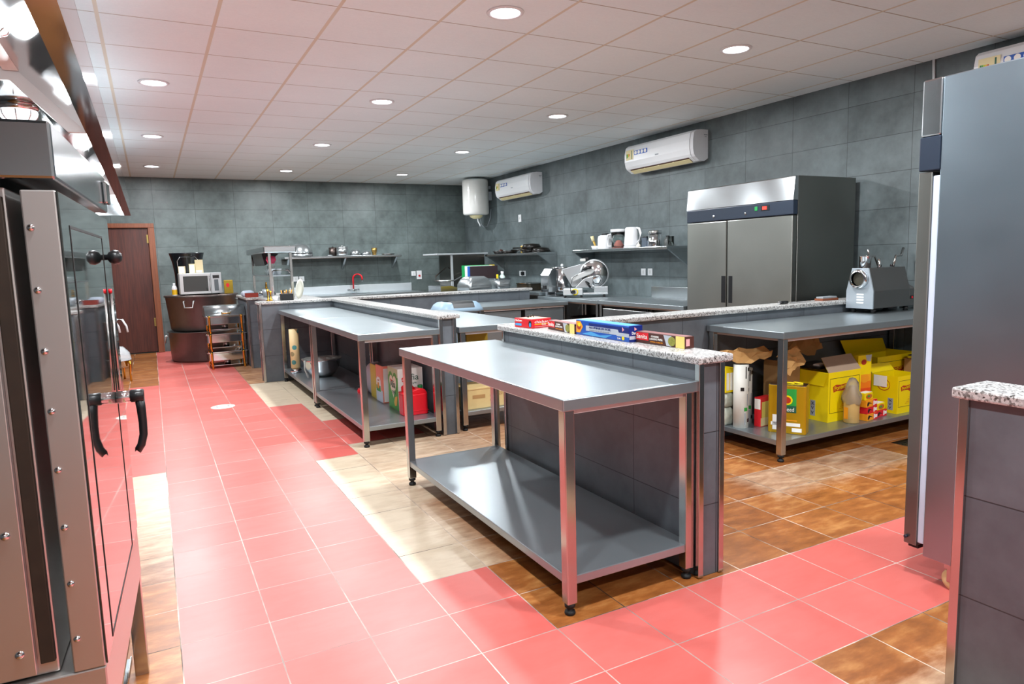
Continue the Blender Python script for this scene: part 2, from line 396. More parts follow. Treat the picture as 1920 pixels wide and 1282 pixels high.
# ------------------------------------------------------------------ recessed ceiling lamps
order = {1.28: 'above the camera', 3.68: 'closest to the camera', 6.07: 'second from the front', 8.46: 'third from the front', 10.9: 'nearest the back wall'}
for x, row in ((.145, 'row above the red aisle'), (1.95, 'middle row'), (3.78, 'row by the air conditioners')):
    for y in (-1.1, 1.28, 3.68, 6.07, 8.46, 10.9):
        if y < 3 and x > 5: continue
        nm = order.get(y, 'behind the camera')
        t = thing('ceiling_downlight', 'recessed ceiling light, %s in the %s' % (nm, row), 'ceiling light', (x, y, H), 0, 'round recessed ceiling lights')
        MB().lathe([(.085, 0), (.11, -.001), (.108, -.007), (.088, -.009), (.085, -.004)], (0, 0, 0), WHT, 40).build('trim_ring', t)
        MB().lathe([(0, -.003), (.086, -.003)], (0, 0, 0), DIFF, 32).build('diffuser', t)
        ld = bpy.data.lights.new('downlight_lamp', 'AREA'); ld.shape = 'DISK'; ld.size = .15; ld.energy = LAMP_W; ld.color = (.93, .97, 1.0)
        lo = bpy.data.objects.new('downlight_lamp', ld); C.objects.link(lo); lo.parent = t; lo.location = (0, 0, -.012)

# ------------------------------------------------------------------ tiled low partitions with granite caps
def half_wall(label, boxes, caps, trims, name='tiled_partition', cat='low wall'):
    x0, y0 = boxes[0][0], boxes[0][2]
    t = thing(name, label, cat, (x0, y0, 0))
    b = MB()
    for a in boxes: b.box(a[0]-x0, a[1]-x0, a[2]-y0, a[3]-y0, 0, .885, HWT)
    b.build('tiled_body', t)
    for a in caps: MB().box(a[0]-x0, a[1]-x0, a[2]-y0, a[3]-y0, .885, .917, GRAN, .007).build('granite_cap', t)
    for a in trims: MB().box(a[0]-x0, a[1]-x0, a[2]-y0, a[3]-y0, .004, .8845, STL, .002).build('corner_trim', t)
    return t
half_wall('L-shaped grey tiled low wall with speckled granite cap carrying the foil boxes', [(1.878, 1.99, 2.0, 3.68), (1.99, XR, 3.54, 3.66)],
          [(1.845, 2.025, 1.965, 3.71), (2.026, XR, 3.505, 3.70)], [(1.866, 1.892, 1.988, 2.014), (1.976, 2.002, 1.988, 2.014), (1.866, 1.892, 3.668, 3.69)])
half_wall('T-shaped grey tiled low wall between the middle tables and the back counter', [(1.878, 1.99, 4.72, 8.08), (1.06, 4.53, 8.08, 8.22)],
          [(1.845, 2.025, 4.685, 8.045), (1.03, 4.56, 8.046, 8.255)], [(1.866, 1.892, 4.708, 4.734), (1.976, 2.002, 4.708, 4.734), (1.048, 1.074, 8.068, 8.094), (1.048, 1.074, 8.206, 8.232)])
half_wall('grey tiled low wall end in the right foreground with granite cap', [(2.02, 2.13, -.9, 1.085)],
          [(1.99, 2.165, -.9, 1.11)], [(2.008, 2.034, 1.071, 1.097), (2.116, 2.142, 1.071, 1.097)])
half_wall('grey tiled counter block by the stock pots with granite top', [(1.2, 1.78, 8.26, 10.45), (1.08, 1.2, 9.33, 10.45)],
          [(1.06, 1.8, 9.3, 10.47), (1.2, 1.8, 8.26, 9.299)], [(1.068, 1.094, 9.318, 9.344)], 'tiled_counter', 'counter')

# ------------------------------------------------------------------ stainless worktables
def worktable(label, x0, x1, y0, y1, zt, legs=((0, 0), (1, 0), (0, 1), (1, 1)), shelf=True, name='steel_worktable', group=None, zs=.14, panel=None, skirt=True, stm=None):
    t = thing(name, label, 'worktable', (x0, y0, 0), 0, group); w, d = x1-x0, y1-y0
    MB().box(0, w, 0, d, zt-.045, zt, stm or STT, .004).build('tabletop', t)
    if skirt: MB().box(.05, w-.05, .03, d-.03, zt-.064, zt-.0452, P('underboard', '#cfcac8', .5)).build('underboard', t)
    L = .042; ins = .012
    for a, c in legs:
        lx = ins if a == 0 else w-ins-L; ly = ins if c == 0 else d-ins-L
        if 0 < c < 1: ly = c*d-L/2
        lg = MB().box(lx, lx+L, ly, ly+L, .045, zt-.0455, STL, .003).build('leg', t)
        MB().lathe([(0, 0), (.019, 0), (.021, .006), (.019, .014), (.011, .018), (.011, .028), (.02, .03), (.02, .0449), (0, .0449)], (lx+L/2, ly+L/2, 0), RUB, 20).build('rubber_foot', lg)
    if shelf: MB().box(ins+.006, w-ins-.006, ins+.006, d-ins-.006, zs-.034, zs, STS, .003).build('undershelf', t)
    return t
worktable('front stainless steel worktable, bare, with one empty undershelf', 1.243, 1.872, 1.998, 3.79, .818, zs=.15)
worktable('stainless worktable with oil tins and red jerrycan on its undershelf', 1.245, 1.862, 4.695, 6.365, .818, zs=.15)
worktable('stainless worktable at the far end of the aisle with bowl on undershelf', 1.245, 1.862, 6.372, 8.04, .818, zs=.15)
worktable('stainless worktable under the meat grinder, undershelf full of food boxes', 3.375, XR-.012, 2.875, 3.53, .822, zs=.135)
worktable('stainless worktable beside the blue bin with cardboard box on undershelf', 2.035, 2.7, 4.73, 6.6, .812, zs=.15)
t5 = worktable('stainless table with closed front panels along the back partition', 3.38, 4.6, 7.22, 8.04, .765, shelf=False)
for a, b2 in ((.07, .56), (.62, 1.16)): bx('front_panel', t5, a, b2, .03, .045, .12, .69, STS, .003)
t6 = worktable('stainless table carrying the meat slicer against the right wall', 4.63, XR-.01, 6.63, 8.04, .80)
t7 = worktable('stainless counter with drawer fronts beside the double-door fridge', 4.63, XR-.01, 5.16, 6.62, .80, shelf=False)
for a, b2 in ((.42, .56), (.10, .40)): bx('front_panel', t7, .02, .035, .07, 1.39, a, b2+.15, ST, .004)
bx('backsplash', t7, .78, .81, 0, 1.44, .801, .93, ST, .003)
worktable('stainless table behind the partition carrying pans and chopping boards', 2.75, 4.62, 8.27, 9.45, .85, skirt=False)
worktable('stainless corner table in front of the dishwasher', 4.66, XR-.01, 8.05, 10.4, .85, skirt=False)

# sink counter on the back wall
t = thing('sink_counter', 'stainless sink counter with backsplash along the back wall', 'sink', (2.1, 11.5, 0))
MB().box(0, 2.2, 0, .69, .74, .79, STT, .004).build('countertop', t)
MB().box(0, 2.2, .66, .69, .791, .93, P('pale_steel', '#d9e0e4', .25, .5), .003).build('backsplash', t)
MB().box(.02, 2.18, .03, .64, .08, .739, STS, .004).build('cabinet', t)
MB().box(.75, 1.35, .1, .55, .7901, .792, P('sink_bowl_dark', '#50585a', .3, .8)).build('sink_bowl', t)
f = MB().tube([(1.09, .6, .79), (1.09, .6, .87)], .016, STP).tube([(1.02, .6, .845), (1.16, .6, .845)], .012, STP)
for sx in (1.0, 1.17): f.lathe([(0, -.02), (.024, -.012), (.026, .008), (0, .02)], (sx, .6, .85), STP, 16)
f = f.build('faucet', t)
MB().tube([(1.09, .6, .87)]+[(1.09+.075*(1-math.cos(a)), .6-.05*a/PI, 1.05+.075*math.sin(a)) for a in [PI*k/12 for k in range(13)]]+[(1.24, .55, 1.02)], .014, RED, 10).build('red_spout', f)
MB().tube([(1.24, .55, 1.02), (1.24, .55, .985)], .012, STP).build('spout_tip', f)

# ------------------------------------------------------------------ double-door fridge
def fridge_double():
    X0, X1, Y0, Y1 = 4.62, 5.385, 3.865, 5.1
    t = thing('upright_fridge', 'double-door stainless upright fridge against the right wall', 'fridge', (X0, Y0, 0)); d = X1-X0; w = Y1-Y0
    MB().box(.055, d, 0, w, .12, 1.915, STF, .004).build('cabinet', t)
    for x in (.1, d-.08):
        for y in (.08, w-.08): MB().cyl((x, y, 0), .028, .121, STP, 16).build('leg', t)
    # curved top fascia
    MB().prism([(.055, 1.912), (.022, 1.912), (.016, 1.905), (-.003, 1.722), (.055, 1.72)], 'y', .0, w, STA).build('top_fascia', t)
    cp = MB().box(-.002, .054, 0, w, 1.605, 1.719, DKB, .006).build('control_band', t)
    MB().box(-.006, -.0021, .24, .33, 1.655, 1.70, BLK, .002).build('display_frame', cp)
    MB().box(-.0075, -.0061, .265, .31, 1.665, 1.69, REDL).build('red_display', cp)
    MB().box(-.007, -.0021, .365, .395, 1.66, 1.695, P('green_switch', '#1d8a45', .4, emit=.3), .002).build('green_switch', cp)
    for y in (.5, .88): MB().cyl((-.006, y, 1.645), .011, .005, STP, 16, 'x').build('lock', cp)
    for k, (a, b) in enumerate(((.004, .712), (.722, w-.004))):
        dd = MB().box(.0, .05, a, b, .14, 1.598, STF, .006).build('door', t)
        hy = (.64, .712) if k == 0 else (.722, .80)
        MB().box(-.0015, .02, hy[0]+.005, hy[1]-.02, .86, 1.105, BLK, .002).build('recessed_handle', dd)
    MB().box(.02, .0545, .7125, .7215, .14, 1.598, BLK).build('door_seam', t)
    return t
fridge_double()
# single fridge in the right foreground, door facing the back of the room
def fridge_single():
    X0, X1, Y0, Y1 = 2.6, 3.32, .74, 1.528
    t = thing('upright_fridge', 'tall stainless fridge in the right foreground, seen from its side', 'fridge', (X0, Y0, 0)); w, d = X1-X0, Y1-Y0
    MB().box(0, w, 0, d, .105, 1.925, steel('fridge_side_steel', '#a0b0ba', .29, .34, (1.2, 1.2, 10), 1, .35), .004).build('cabinet', t)
    MB().box(-.002, w+.002, d+.001, d+.075, 1.72, 1.925, STA, .006).build('top_fascia', t)
    MB().box(-.003, w+.003, d+.001, d+.078, 1.595, 1.719, DKB, .004).build('control_band', t)
    dd = MB().box(0, w, d+.026, d+.078, .135, 1.59, STF, .004).build('door', t)
    MB().box(.004, w-.004, d+.0005, d+.0255, .15, 1.575, GASK, .004).build('door_gasket', dd)
    MB().box(.02, w-.02, d+.03, d+.07, .118, .134, BLK, .002).build('door_hinge', dd)
    MB().tube([(-.012, d+.065, .165), (.0, d+.065, .165)], .006, DKB).build('hinge_pin', dd)
    for x in (.03, w-.05):
        for y in (.08, d-.11):
            c = MB().box(x-.022, x+.022, y-.03, y+.03, .085, .1048, STL, .002)
            for sx in (-.02, .016): c.box(x+sx, x+sx+.004, y-.02, y+.02, .035, .086, STL)
            c = c.build('caster', t)
            MB().lathe([(0, -.014), (.03, -.014), (.043, -.012), (.0445, 0), (.043, .012), (.03, .014), (0, .014)], (x, y, .0445), CREAMW, 28, 'x').build('wheel', c)
    return t
fridge_single()

# ------------------------------------------------------------------ wall air conditioners
def aircon(y0, z0, label):
    L = 1.18; t = thing('air_conditioner', label, 'air conditioner', (XR, y0, z0), 0, 'white wall air conditioners')
    prof = [(-.001, .03), (-.001, .33), (-.10, .33), (-.17, .322), (-.205, .295), (-.222, .22), (-.222, .13), (-.208, .07), (-.19, .045)]
    MB().prism(prof+[(-.12, .0), (-.05, .0)], 'y', .05, L, WHT).build('casing', t)
    MB().prism([(-.001, .03), (-.001, .33), (-.10, .33), (-.165, .322), (-.198, .295), (-.213, .22), (-.213, .13), (-.2, .07), (-.183, .045), (-.12, .0), (-.05, .0)], 'y', 0, .047, P('white_end_cap', '#d9dadd', .35)).build('end_cap', t)
    MB().prism([(-.187, .038), (-.122, -.003), (-.118, .003), (-.183, .043)], 'y', .1, L-.06, BRN).build('air_outlet', t)
    MB().prism([(-.176, .024), (-.124, -.008), (-.122, -.005), (-.174, .028)], 'y', .1, L-.06, CRM).build('louvre', t)
    for y in (.35, .6, .85): MB().box(-.175, -.165, y, y+.02, .02, .034, CRM).build('louvre_clip', t)
    u, v = (0, -1, 0), (0.08, 0, 1)
    lb = patch(t, 'energy_label', (-.2226, L-.03, .15), u, (0, 0, 1), .14, .115, CRM, .001)
    cols = ('#1f7a45', '#5aa83a', '#b8c61e', '#e8b01c', '#d0552a')
    for k, cc in enumerate(cols):
        patch(lb, 'energy_bar', (-.2232, L-.04-k*.012, .2-.009*(5-k)*.6), u, (0, 0, 1), .011, .05-.006*k, P('energy_%d' % k, cc, .5), .0006)
    patch(lb, 'label_stripe', (-.2232, L-.135, .155), u, (0, 0, 1), .012, .1, DGRN, .0006)
    bl = patch(t, 'blue_sticker', (-.2226, L-.19, .195), u, (0, 0, 1), .24, .05, BLU, .001)
    for k in range(4): patch(bl, 'sticker_icon', (-.2236, L-.195-k*.058, .2), u, (0, 0, 1), .042, .042, WPR, .0008, CIRC)
    patch(t, 'badge', (-.2226, L*.52, .14), u, (0, 0, 1), .06, .014, GYP, .0008)
    patch(t, 'end_label', (-.06, -.0003, .27), (1, 0, 0), (0, 0, 1), .05, .012, GYP, .0008)
    patch(t, 'end_label', (-.05, -.0003, .25), (1, 0, 0), (0, 0, 1), .03, .008, GYP, .0008)
    return t
aircon(5.69, 2.305, 'white wall air conditioner above the double-door fridge')
aircon(9.23, 2.295, 'white wall air conditioner beside the water heater in the far corner')
aircon(1.69, 2.33, 'white wall air conditioner partly hidden by the foreground fridge top')
struct(MB().tube([(XR-.012, 3.28, H), (XR-.012, 3.26, 2.3), (XR-.012, 3.26, 1.9)], .01, WHT).build('wall_conduit'))  # thin white conduit pipe down the right wall
# water heater
t = thing('water_heater', 'white cylindrical water heater hanging in the far right corner', 'water heater', (5.16, 11.05, 0))
MB().lathe([(0, 2.09), (.17, 2.09), (.215, 2.1), (.228, 2.12), (.23, 2.15), (.23, 2.66), (.225, 2.69), (.2, 2.705), (0, 2.71)], (0, 0, 0), P('white_enamel', '#dcdbd6', .18, coat=.6), 48).build('tank', t)
MB().lathe([(0, 2.03), (.06, 2.035), (.1, 2.055), (.12, 2.089)], (0, 0, 0), CRM, 32).build('control_cover', t)
MB().tube([(.0, -.05, 2.04), (.01, -.05, 1.98), (.04, -.05, 1.93), (.05, -.05, 1.9)], .011, WHT).build('hose', t)
MB().tube([(.06, -.03, 2.05), (.08, -.03, 1.93), (.13, -.03, 1.88), (.2, -.03, 1.9), (.26, -.03, 2.05), (.278, -.03, 2.2)], .006, GYP).build('cable', t)
MB().box(.2, .288, -.06, .06, 2.35, 2.5, GYP, .004).box(.2, .288, -.03, .03, 2.55, 2.6, GYP, .004).build('wall_bracket', t)

# ------------------------------------------------------------------ wall shelves
def wall_shelf(label, x0, x1, y0, y1, z, along):
    t = thing('wall_shelf', label, 'shelf', (x0, y0, z)); w, d = x1-x0, y1-y0
    MB().box(0, w, 0, d, -.034, 0, ST, .003).build('shelf_board', t)
    if along == 'x':
        for x in (.06, w/2, w-.09): MB().prism([(.04, -.036), (d-.002, -.036), (d-.002, -.24)], 'x', x, x+.03, ST).build('bracket', t)
    else:
        for y in (.0, d-.03): MB().prism([(.03, -.036), (w-.002, -.036), (w-.002, -.25)], 'y', y, y+.03, ST).build('bracket', t)
    return t
wall_shelf('stainless wall shelf of mixing bowls on the back wall', 2.0, 4.03, 11.86, YB-.002, 1.45, 'x')
wall_shelf('stainless wall shelf of black frying pans on the right wall', 5.1, XR-.002, 8.84, 10.62, 1.40, 'y')
wall_shelf('stainless wall shelf with kettle and blender beside the double fridge', 5.1, XR-.002, 5.95, 7.88, 1.405, 'y')
def wall_plate(label, x, y, z, face, plug=False, name='wall_socket', w=.085, h=.085, group=None, iso=False):
    t = thing(name, label, 'socket', (x, y, z), 0, group)
    b = (lambda a0, a1, d0, d1, z0, z1, m: MB().box(a0, a1, -d1, -d0, z0, z1, m, .003)) if face == 'y' else (lambda a0, a1, d0, d1, z0, z1, m: MB().box(-d1, -d0, a0, a1, z0, z1, m, .003))
    b(-w/2, w/2, .0005, .012, -h/2, h/2, WHT).build('face_plate', t)
    b(-.012, .012, .0121, .017, -.02, .02, P('switch_rocker', '#d4d6d4', .4)).build('rocker', t)
    if plug: b(-.022, .022, .0175, .06, -.03, .03, BLK).build('plug', t)
    if iso: b(-.02, .02, .0175, .024, -.03, .0, RED).build('red_switch', t)
    return t
wall_plate('white wall socket left of its twin behind the red-spouted tap', 2.22, YB, 1.075, 'y')
wall_plate('white wall socket right of its twin behind the red-spouted tap', 2.32, YB, 1.075, 'y')
wall_plate('small white socket plate on the back wall right of the sink', 4.36, YB, 1.095, 'y')
wall_plate('white isolator with red switch on the back wall near the dishwasher', 4.47, YB, 1.065, 'y', w=.1, h=.16, iso=True)
wall_plate('white wall socket on the right wall under the kettle shelf, farther one', XR, 6.79, 1.105, 'x')
wall_plate('white wall socket on the right wall under the kettle shelf, nearer the fridge', XR, 6.66, 1.105, 'x')
wall_plate('white empty wall socket under the frying pan shelf', XR, 9.99, 1.07, 'x')
wall_plate('white wall socket with black plug under the frying pan shelf', XR, 9.87, 1.07, 'x', plug=True)
wall_plate('white switch high on the right wall under the far air conditioner', XR, 9.97, 1.97, 'x', w=.09, h=.12, name='wall_switch')
# ------------------------------------------------------------------ combi oven in the left foreground
t = thing('combi_oven', 'large stainless combi oven with glass door in the left foreground', 'oven', (-.145, 1.6, 0), -math.atan(.05))
b = MB().box(-.82, -.088, .02, .86, .49, 1.478, STO, .004)
b.box(-.82, -.125, .004, .02, .5, 1.475, STO, .002).box(-.118, -.092, .006, .02, .52, 1.46, RUST, .002)
b.box(-.20, -.194, -.002, .004, .5, 1.475, BLK).build('cabinet', t)
for z in (.55, .8, 1.05, 1.3): MB().lathe([(0, -.007), (.006, -.005), (.009, 0)], (-.15, .004, z), STP, 12, 'y').build('rivet', t)
for z in (.7, 1.1): MB().lathe([(0, -.007), (.006, -.005), (.009, 0)], (-.235, .004, z), STP, 12, 'y').build('rivet', t)
b = MB().box(-.82, 0, -.004, .9, 1.492, 1.602, STC, .006).build('control_housing', t)
MB().box(-.0, .012, .80, .88, 1.515, 1.58, STP, .004).build('control_knob', b)
d = MB().box(-.062, -.004, 0, .85, .488, 1.472, STO, .003).build('door', t)
MB().box(-.0035, .0, .002, .85, .492, 1.47, GLD, .001).build('door_glass', d)
fr = MB()
for a in ((.1, .107, .50, 1.41), (.655, .662, .50, 1.41), (.107, .655, .50, .506), (.107, .655, 1.404, 1.41)): fr.box(.0002, .0012, *a, BKP)
fr.build('window_border', d)
for z in (.56, .68, .80, .92, 1.04, 1.16, 1.28, 1.40): MB().lathe([(0, -.006), (.005, -.0045), (.007, 0)], (-.05, 0, z), STP, 12, 'y').build('rivet', d)
MB().lathe([(0, 0), (.008, 0), (.008, .008), (.015, .012), (.021, .024), (.019, .036), (.01, .043), (0, .045)], (.0, .68, 1.352), BLK, 24, 'x').build('ball_knob', d)
h = MB().cyl((0, .62, .955), .017, .036, STP, 24, 'x').cyl((.0362, .62, .955), .018, .034, BLK, 24, 'x').build('handle_hub', d)
MB().tube([(.058, .62, .95), (.06, .62, .915), (.061, .62, .875), (.06, .62, .84), (.052, .62, .81), (.042, .62, .795), (.036, .62, .797)], [.013, .012, .011, .011, .011, .011, .008], BLK, 12).build('handle_grip', h)
MB().tube([(.008, .66, .97), (.006, .68, 1.25)], .0045, STL, 10).tube([(.006, .68, 1.25), (.006, .68, 1.262)], .005, RED, 10).build('latch_rod', d)
MB().box(-.82, -.004, .0, .87, .33, .487, STO, .003).build('base_skirt', t)
for x in (-.8, -.045):
    for y in (.01, .82): MB().box(x, x+.04, y, y+.04, 0, .3295, STL, .002).build('leg', t)
for z in (.06, .13, .2, .27):
    MB().box(-.755, -.05, .06, .81, z, z+.012, STS, .003).box(-.052, -.048, .06, .81, z, z+.02, STL).build('tray', t)
# ------------------------------------------------------------------ extraction hood along the left wall
t = thing('extraction_hood', 'long polished steel extraction hood above the oven along the left wall', 'hood', (0, 0, 0))
Y0, Y1 = .7, 9.93
MB().box(-.166, -.15, Y0, Y1, 2.0, 2.22, STH, .002).build('front_panel', t)
MB().box(-.222, -.15, Y0, Y1, 1.992, 1.9995, STH).build('bottom_lip', t)
MB().prism([(-.218, 2.0), (-.212, 2.0), (-.486, 2.29), (-.49, 2.284)], 'y', Y0+.01, Y1-.01, STH).build('sloped_panel', t)
MB().box(-1.74, -.488, Y0+.01, Y1-.01, 2.284, 2.29, STH).build('inner_roof', t)
for y in (Y0, Y1-.006): MB().prism([(-1.74, 1.995), (-.167, 1.995), (-.167, 2.22), (-.45, 2.34), (-1.74, 2.34)], 'x' if 0 else 'y', y, y+.005, STH).build('end_panel', t)
MB().prism([(-.15, 2.22), (-.15, 2.226), (-.45, 2.345), (-1.74, 2.345), (-1.74, 2.34), (-.45, 2.338)], 'y', Y0, Y1, STH).build('outer_roof', t)
TR = P('white_trim', '#f0f1f0', .3, var=.02)
for ty in (4.1, 7.3):
    MB().prism([(-.212, 2.0005), (-.482, 2.282), (-1.7, 2.282), (-1.7, 2.228), (-.515, 2.228), (-.30, 2.0005)], 'y', ty-.012, ty+.012, TR).build('joint_trim', t)
MB().box(-.53, -.47, Y0+.02, 4.04, 2.262, 2.2835, TR).build('joint_trim', t)
for k, (x, y) in enumerate(((-.44, 3.15), (-.60, 4.95), (-.6, 6.6), (-.6, 8.4))):
    l = MB().lathe([(.0, 2.283), (.105, 2.283), (.105, 2.262), (.098, 2.25), (0, 2.25)], (x, y, 0), STP, 32).build('lamp_body', t)
    MB().lathe([(.096, 2.249), (.094, 2.225), (.075, 2.195), (.04, 2.178), (0, 2.174)], (x, y, 0), LGLASS, 32).build('lamp_glass', l)
    g = MB()
    for a in range(4): g.tube([(x+.1*math.cos(q)*math.cos(a*PI/4), y+.1*math.cos(q)*math.sin(a*PI/4), 2.245-.078*math.sin(q)) for q in [PI*j/10 for j in range(11)]], .003, STP, 6)
    g.build('lamp_guard', l)
    ld = bpy.data.lights.new('hood_lamp', 'POINT'); ld.energy = HOOD_W; ld.shadow_soft_size = .05; ld.color = (.92, .97, 1)
    lo = bpy.data.objects.new('hood_lamp', ld); C.objects.link(lo); lo.parent = l; lo.location = (x, y, 2.13)

# ------------------------------------------------------------------ boxes on the front partition cap
def carton(name, label, x, y, z, L, W, Hh, rz, m, cat='box', group=None, bev=.0015):
    """L along local x, W along local y; origin = lower corner nearest -x -y"""
    t = thing(name, label, cat, (x, y, z), rz, group); MB().box(0, L, 0, W, 0, Hh, m, bev).build('carton', t); return t
ZC = .9175
def foil_box():
    t = carton('foil_box', 'long blue aluminium foil box on the granite cap', 1.928, 2.955, ZC, .455, .075, .075, -PI/2-.02, BLU)
    u, v = (1, 0, 0), (0, 0, 1)
    f = lambda n, x, z, w, h, m, s=None: patch(t, n, (x, 0, z), u, v, w, h, m, .0008, s)
    f('dark_band', .12, .032, .335, .034, DBLU); 
    patch(t, 'silver_band', (.095, -.0004, .026), u, v, .36, .026, SIL, .0012, [(0, 0), (.72, 0), (.75, -.15), (1, -.15), (1, .5), (.78, .5), (.76, 1), (.0, 1)])
    patch(t, 'food_picture', (.004, 0, .012), u, v, .062, .058, ORG, .0012, [(0, 0), (.55, 0), (1, .55), (.6, 1), (0, 1)])
    patch(t, 'food_garnish', (.012, -.0008, .026), u, v, .035, .03, DRD, .0012, CIRC); patch(t, 'food_garnish', (.02, -.001, .042), u, v, .026, .02, YEL, .0016, CIRC)
    patch(t, 'swoosh', (.06, -.0006, .004), u, v, .26, .02, LBLU, .0012, [(0, .2), (.3, 1), (.6, .4), (1, .9), (.8, 0), (.4, 0)])
    text(t, 'ALUMINIUM FOIL', (.125, -.0018, .040), u, v, .19, .0105, DBLU)
    text(t, 'RESISTE A L\'USAGE', (.13, -.0018, .028), u, v, .17, .0065, GYP)
    text(t, '2 IN', (.365, -.001, .008), u, v, .025, .008, WPR); patch(t, 'yellow_seal', (.40, -.0004, .006), u, v, .02, .018, YEL, .0012, CIRC)
    patch(t, 'white_logo', (.405, -.0008, .046), u, v, .014, .02, PINK, .0012, [(0, 0), (1, .4), (0, 1)])
    patch(t, 'end_panel', (.455, 0, 0), (0, 1, 0), v, .075, .075, DBLU)
    patch(t, 'end_band', (.4552, .002, .012), (0, 1, 0), v, .07, .016, SIL, .001); text(t, 'Diamond', (.456, .015, .034), (0, 1, 0), v, .045, .014, WPR)
    patch(t, 'end_logo', (.4556, .03, .052), (0, 1, 0), v, .014, .016, PINK, .001, [(0, 0), (1, .4), (0, 1)])
    patch(t, 'top_flap', (.0, .006, .0752), u, (0, 1, 0), .44, .062, LBLU, .0008)
    return t
foil_box()
def paper_box(label, x, y, rz):
    t = carton('baking_paper_box', label, x, y, ZC, .315, .052, .05, rz, BRN, group='brown baking paper boxes')
    u, v = (1, 0, 0), (0, 0, 1)
    patch(t, 'red_panel', (.0, 0, .014), u, v, .085, .034, REDC); text(t, 'Sanita', (.006, -.0012, .021), u, v, .072, .02, WPR)
    text(t, 'COOKING', (.105, -.0004, .032), u, v, .05, .008, WPR); text(t, '& BAKING PAPER', (.095, -.0004, .02), u, v, .085, .009, WPR)
    text(t, 'PAPIER CUISSON', (.1, -.0004, .009), u, v, .08, .005, ORG)
    patch(t, 'grey_swash', (.185, 0, .002), u, v, .05, .046, SIL, .0008, [(0, 1), (.4, .0), (1, 0), (1, 1)])
    patch(t, 'food_picture', (.215, -.0004, .004), u, v, .045, .04, P('olive_food', '#8a8a3a', .5, var=.6, vscale=120), .0012, CIRC)
    patch(t, 'yellow_end', (.262, 0, 0), u, v, .053, .05, P('pale_yellow', '#ecd87a', .45), .0008)
    patch(t, 'end_panel', (.315, 0, 0), (0, 1, 0), v, .052, .05, BRN, .0008); patch(t, 'end_print', (.3154, .008, .01), (0, 1, 0), v, .02, .03, PINK, .0008)
    patch(t, 'top_edge', (.0, .004, .0502), u, (0, 1, 0), .31, .046, P('box_top', '#7b4a48', .5), .0006)
    return t
paper_box('brown baking paper box between the red carton and the foil box', 1.950, 3.276, -PI/2-.09)
paper_box('brown baking paper box in front of the foil box near the partition end', 1.952, 2.49, -PI/2+.02)
t = thing('takeaway_carton', 'small red carton with black clip at the far end of the granite cap', 'box', (1.893, 3.36, ZC), .12)
MB().box(0, .14, 0, .17, 0, .052, REDC, .002).build('carton', t)
u, v = (1, 0, 0), (0, 0, 1); patch(t, 'yellow_line', (.02, 0, .02), u, v, .1, .003, YEL); text(t, 'chicken', (.02, -.0004, .028), u, v, .1, .015, WPR); text(t, 'GO', (.07, -.0006, .0135), u, v, .03, .012, WPR)
patch(t, 'white_line', (.02, 0, .006), u, v, .1, .003, PINK); patch(t, 'black_mark', (-.0004, .03, .004), (0, -1, 0), v, .028, .04, BKP, .0008, CIRC); patch(t, 'blue_mark', (-.0008, .024, .006), (0, -1, 0), v, .018, .026, LBLU, .0008, CIRC)
text(t, 'chicken', (-.0006, .165, .034), (0, -1, 0), v, .07, .012, WPR); patch(t, 'blue_patch', (-.0006, .16, .01), (0, -1, 0), v, .06, .014, LBLU)
patch(t, 'lid_print', (.015, .02, .0522), (1, 0, 0), (0, 1, 0), .11, .12, CRM)
MB().tube([(.05, .1, .053), (.06, .1, .068), (.08, .1, .068), (.09, .1, .053)], .003, BLK).tube([(.055, .12, .053), (.07, .12, .066), (.085, .12, .053)], .003, BLK).build('clip', t)

# ------------------------------------------------------------------ on the right partition: knife and block
t = thing('kitchen_knife', 'kitchen knife with black handle lying on the right granite cap', 'knife', (4.13, 3.565, ZC), .1)
MB().tube([(0, 0, .013), (.04, 0, .013), (.1, 0, .012)], [.011, .0125, .011], BLK, 12).build('handle', t)
MB().lathe([(0, -.012), (.011, -.01), (.012, 0), (0, .001)], (0, 0, .013), STP, 16, 'x').build('pommel', t)
MB().prism([(.1, -.008), (.13, -.014), (.3, -.012), (.42, .012), (.13, .012), (.1, .008)], 'z', .006, .0085, STP).build('blade', t)
t = thing('sharpening_stone', 'brown sharpening stone in its holder on the right granite cap', 'sharpening stone', (4.62, 3.57, ZC), .02)
MB().box(0, .19, 0, .075, 0, .016, P('brown_wood_block', '#7d4326', .5), .002).build('holder', t); MB().box(.012, .178, .006, .069, .0165, .03, GRYP, .002).build('stone', t)

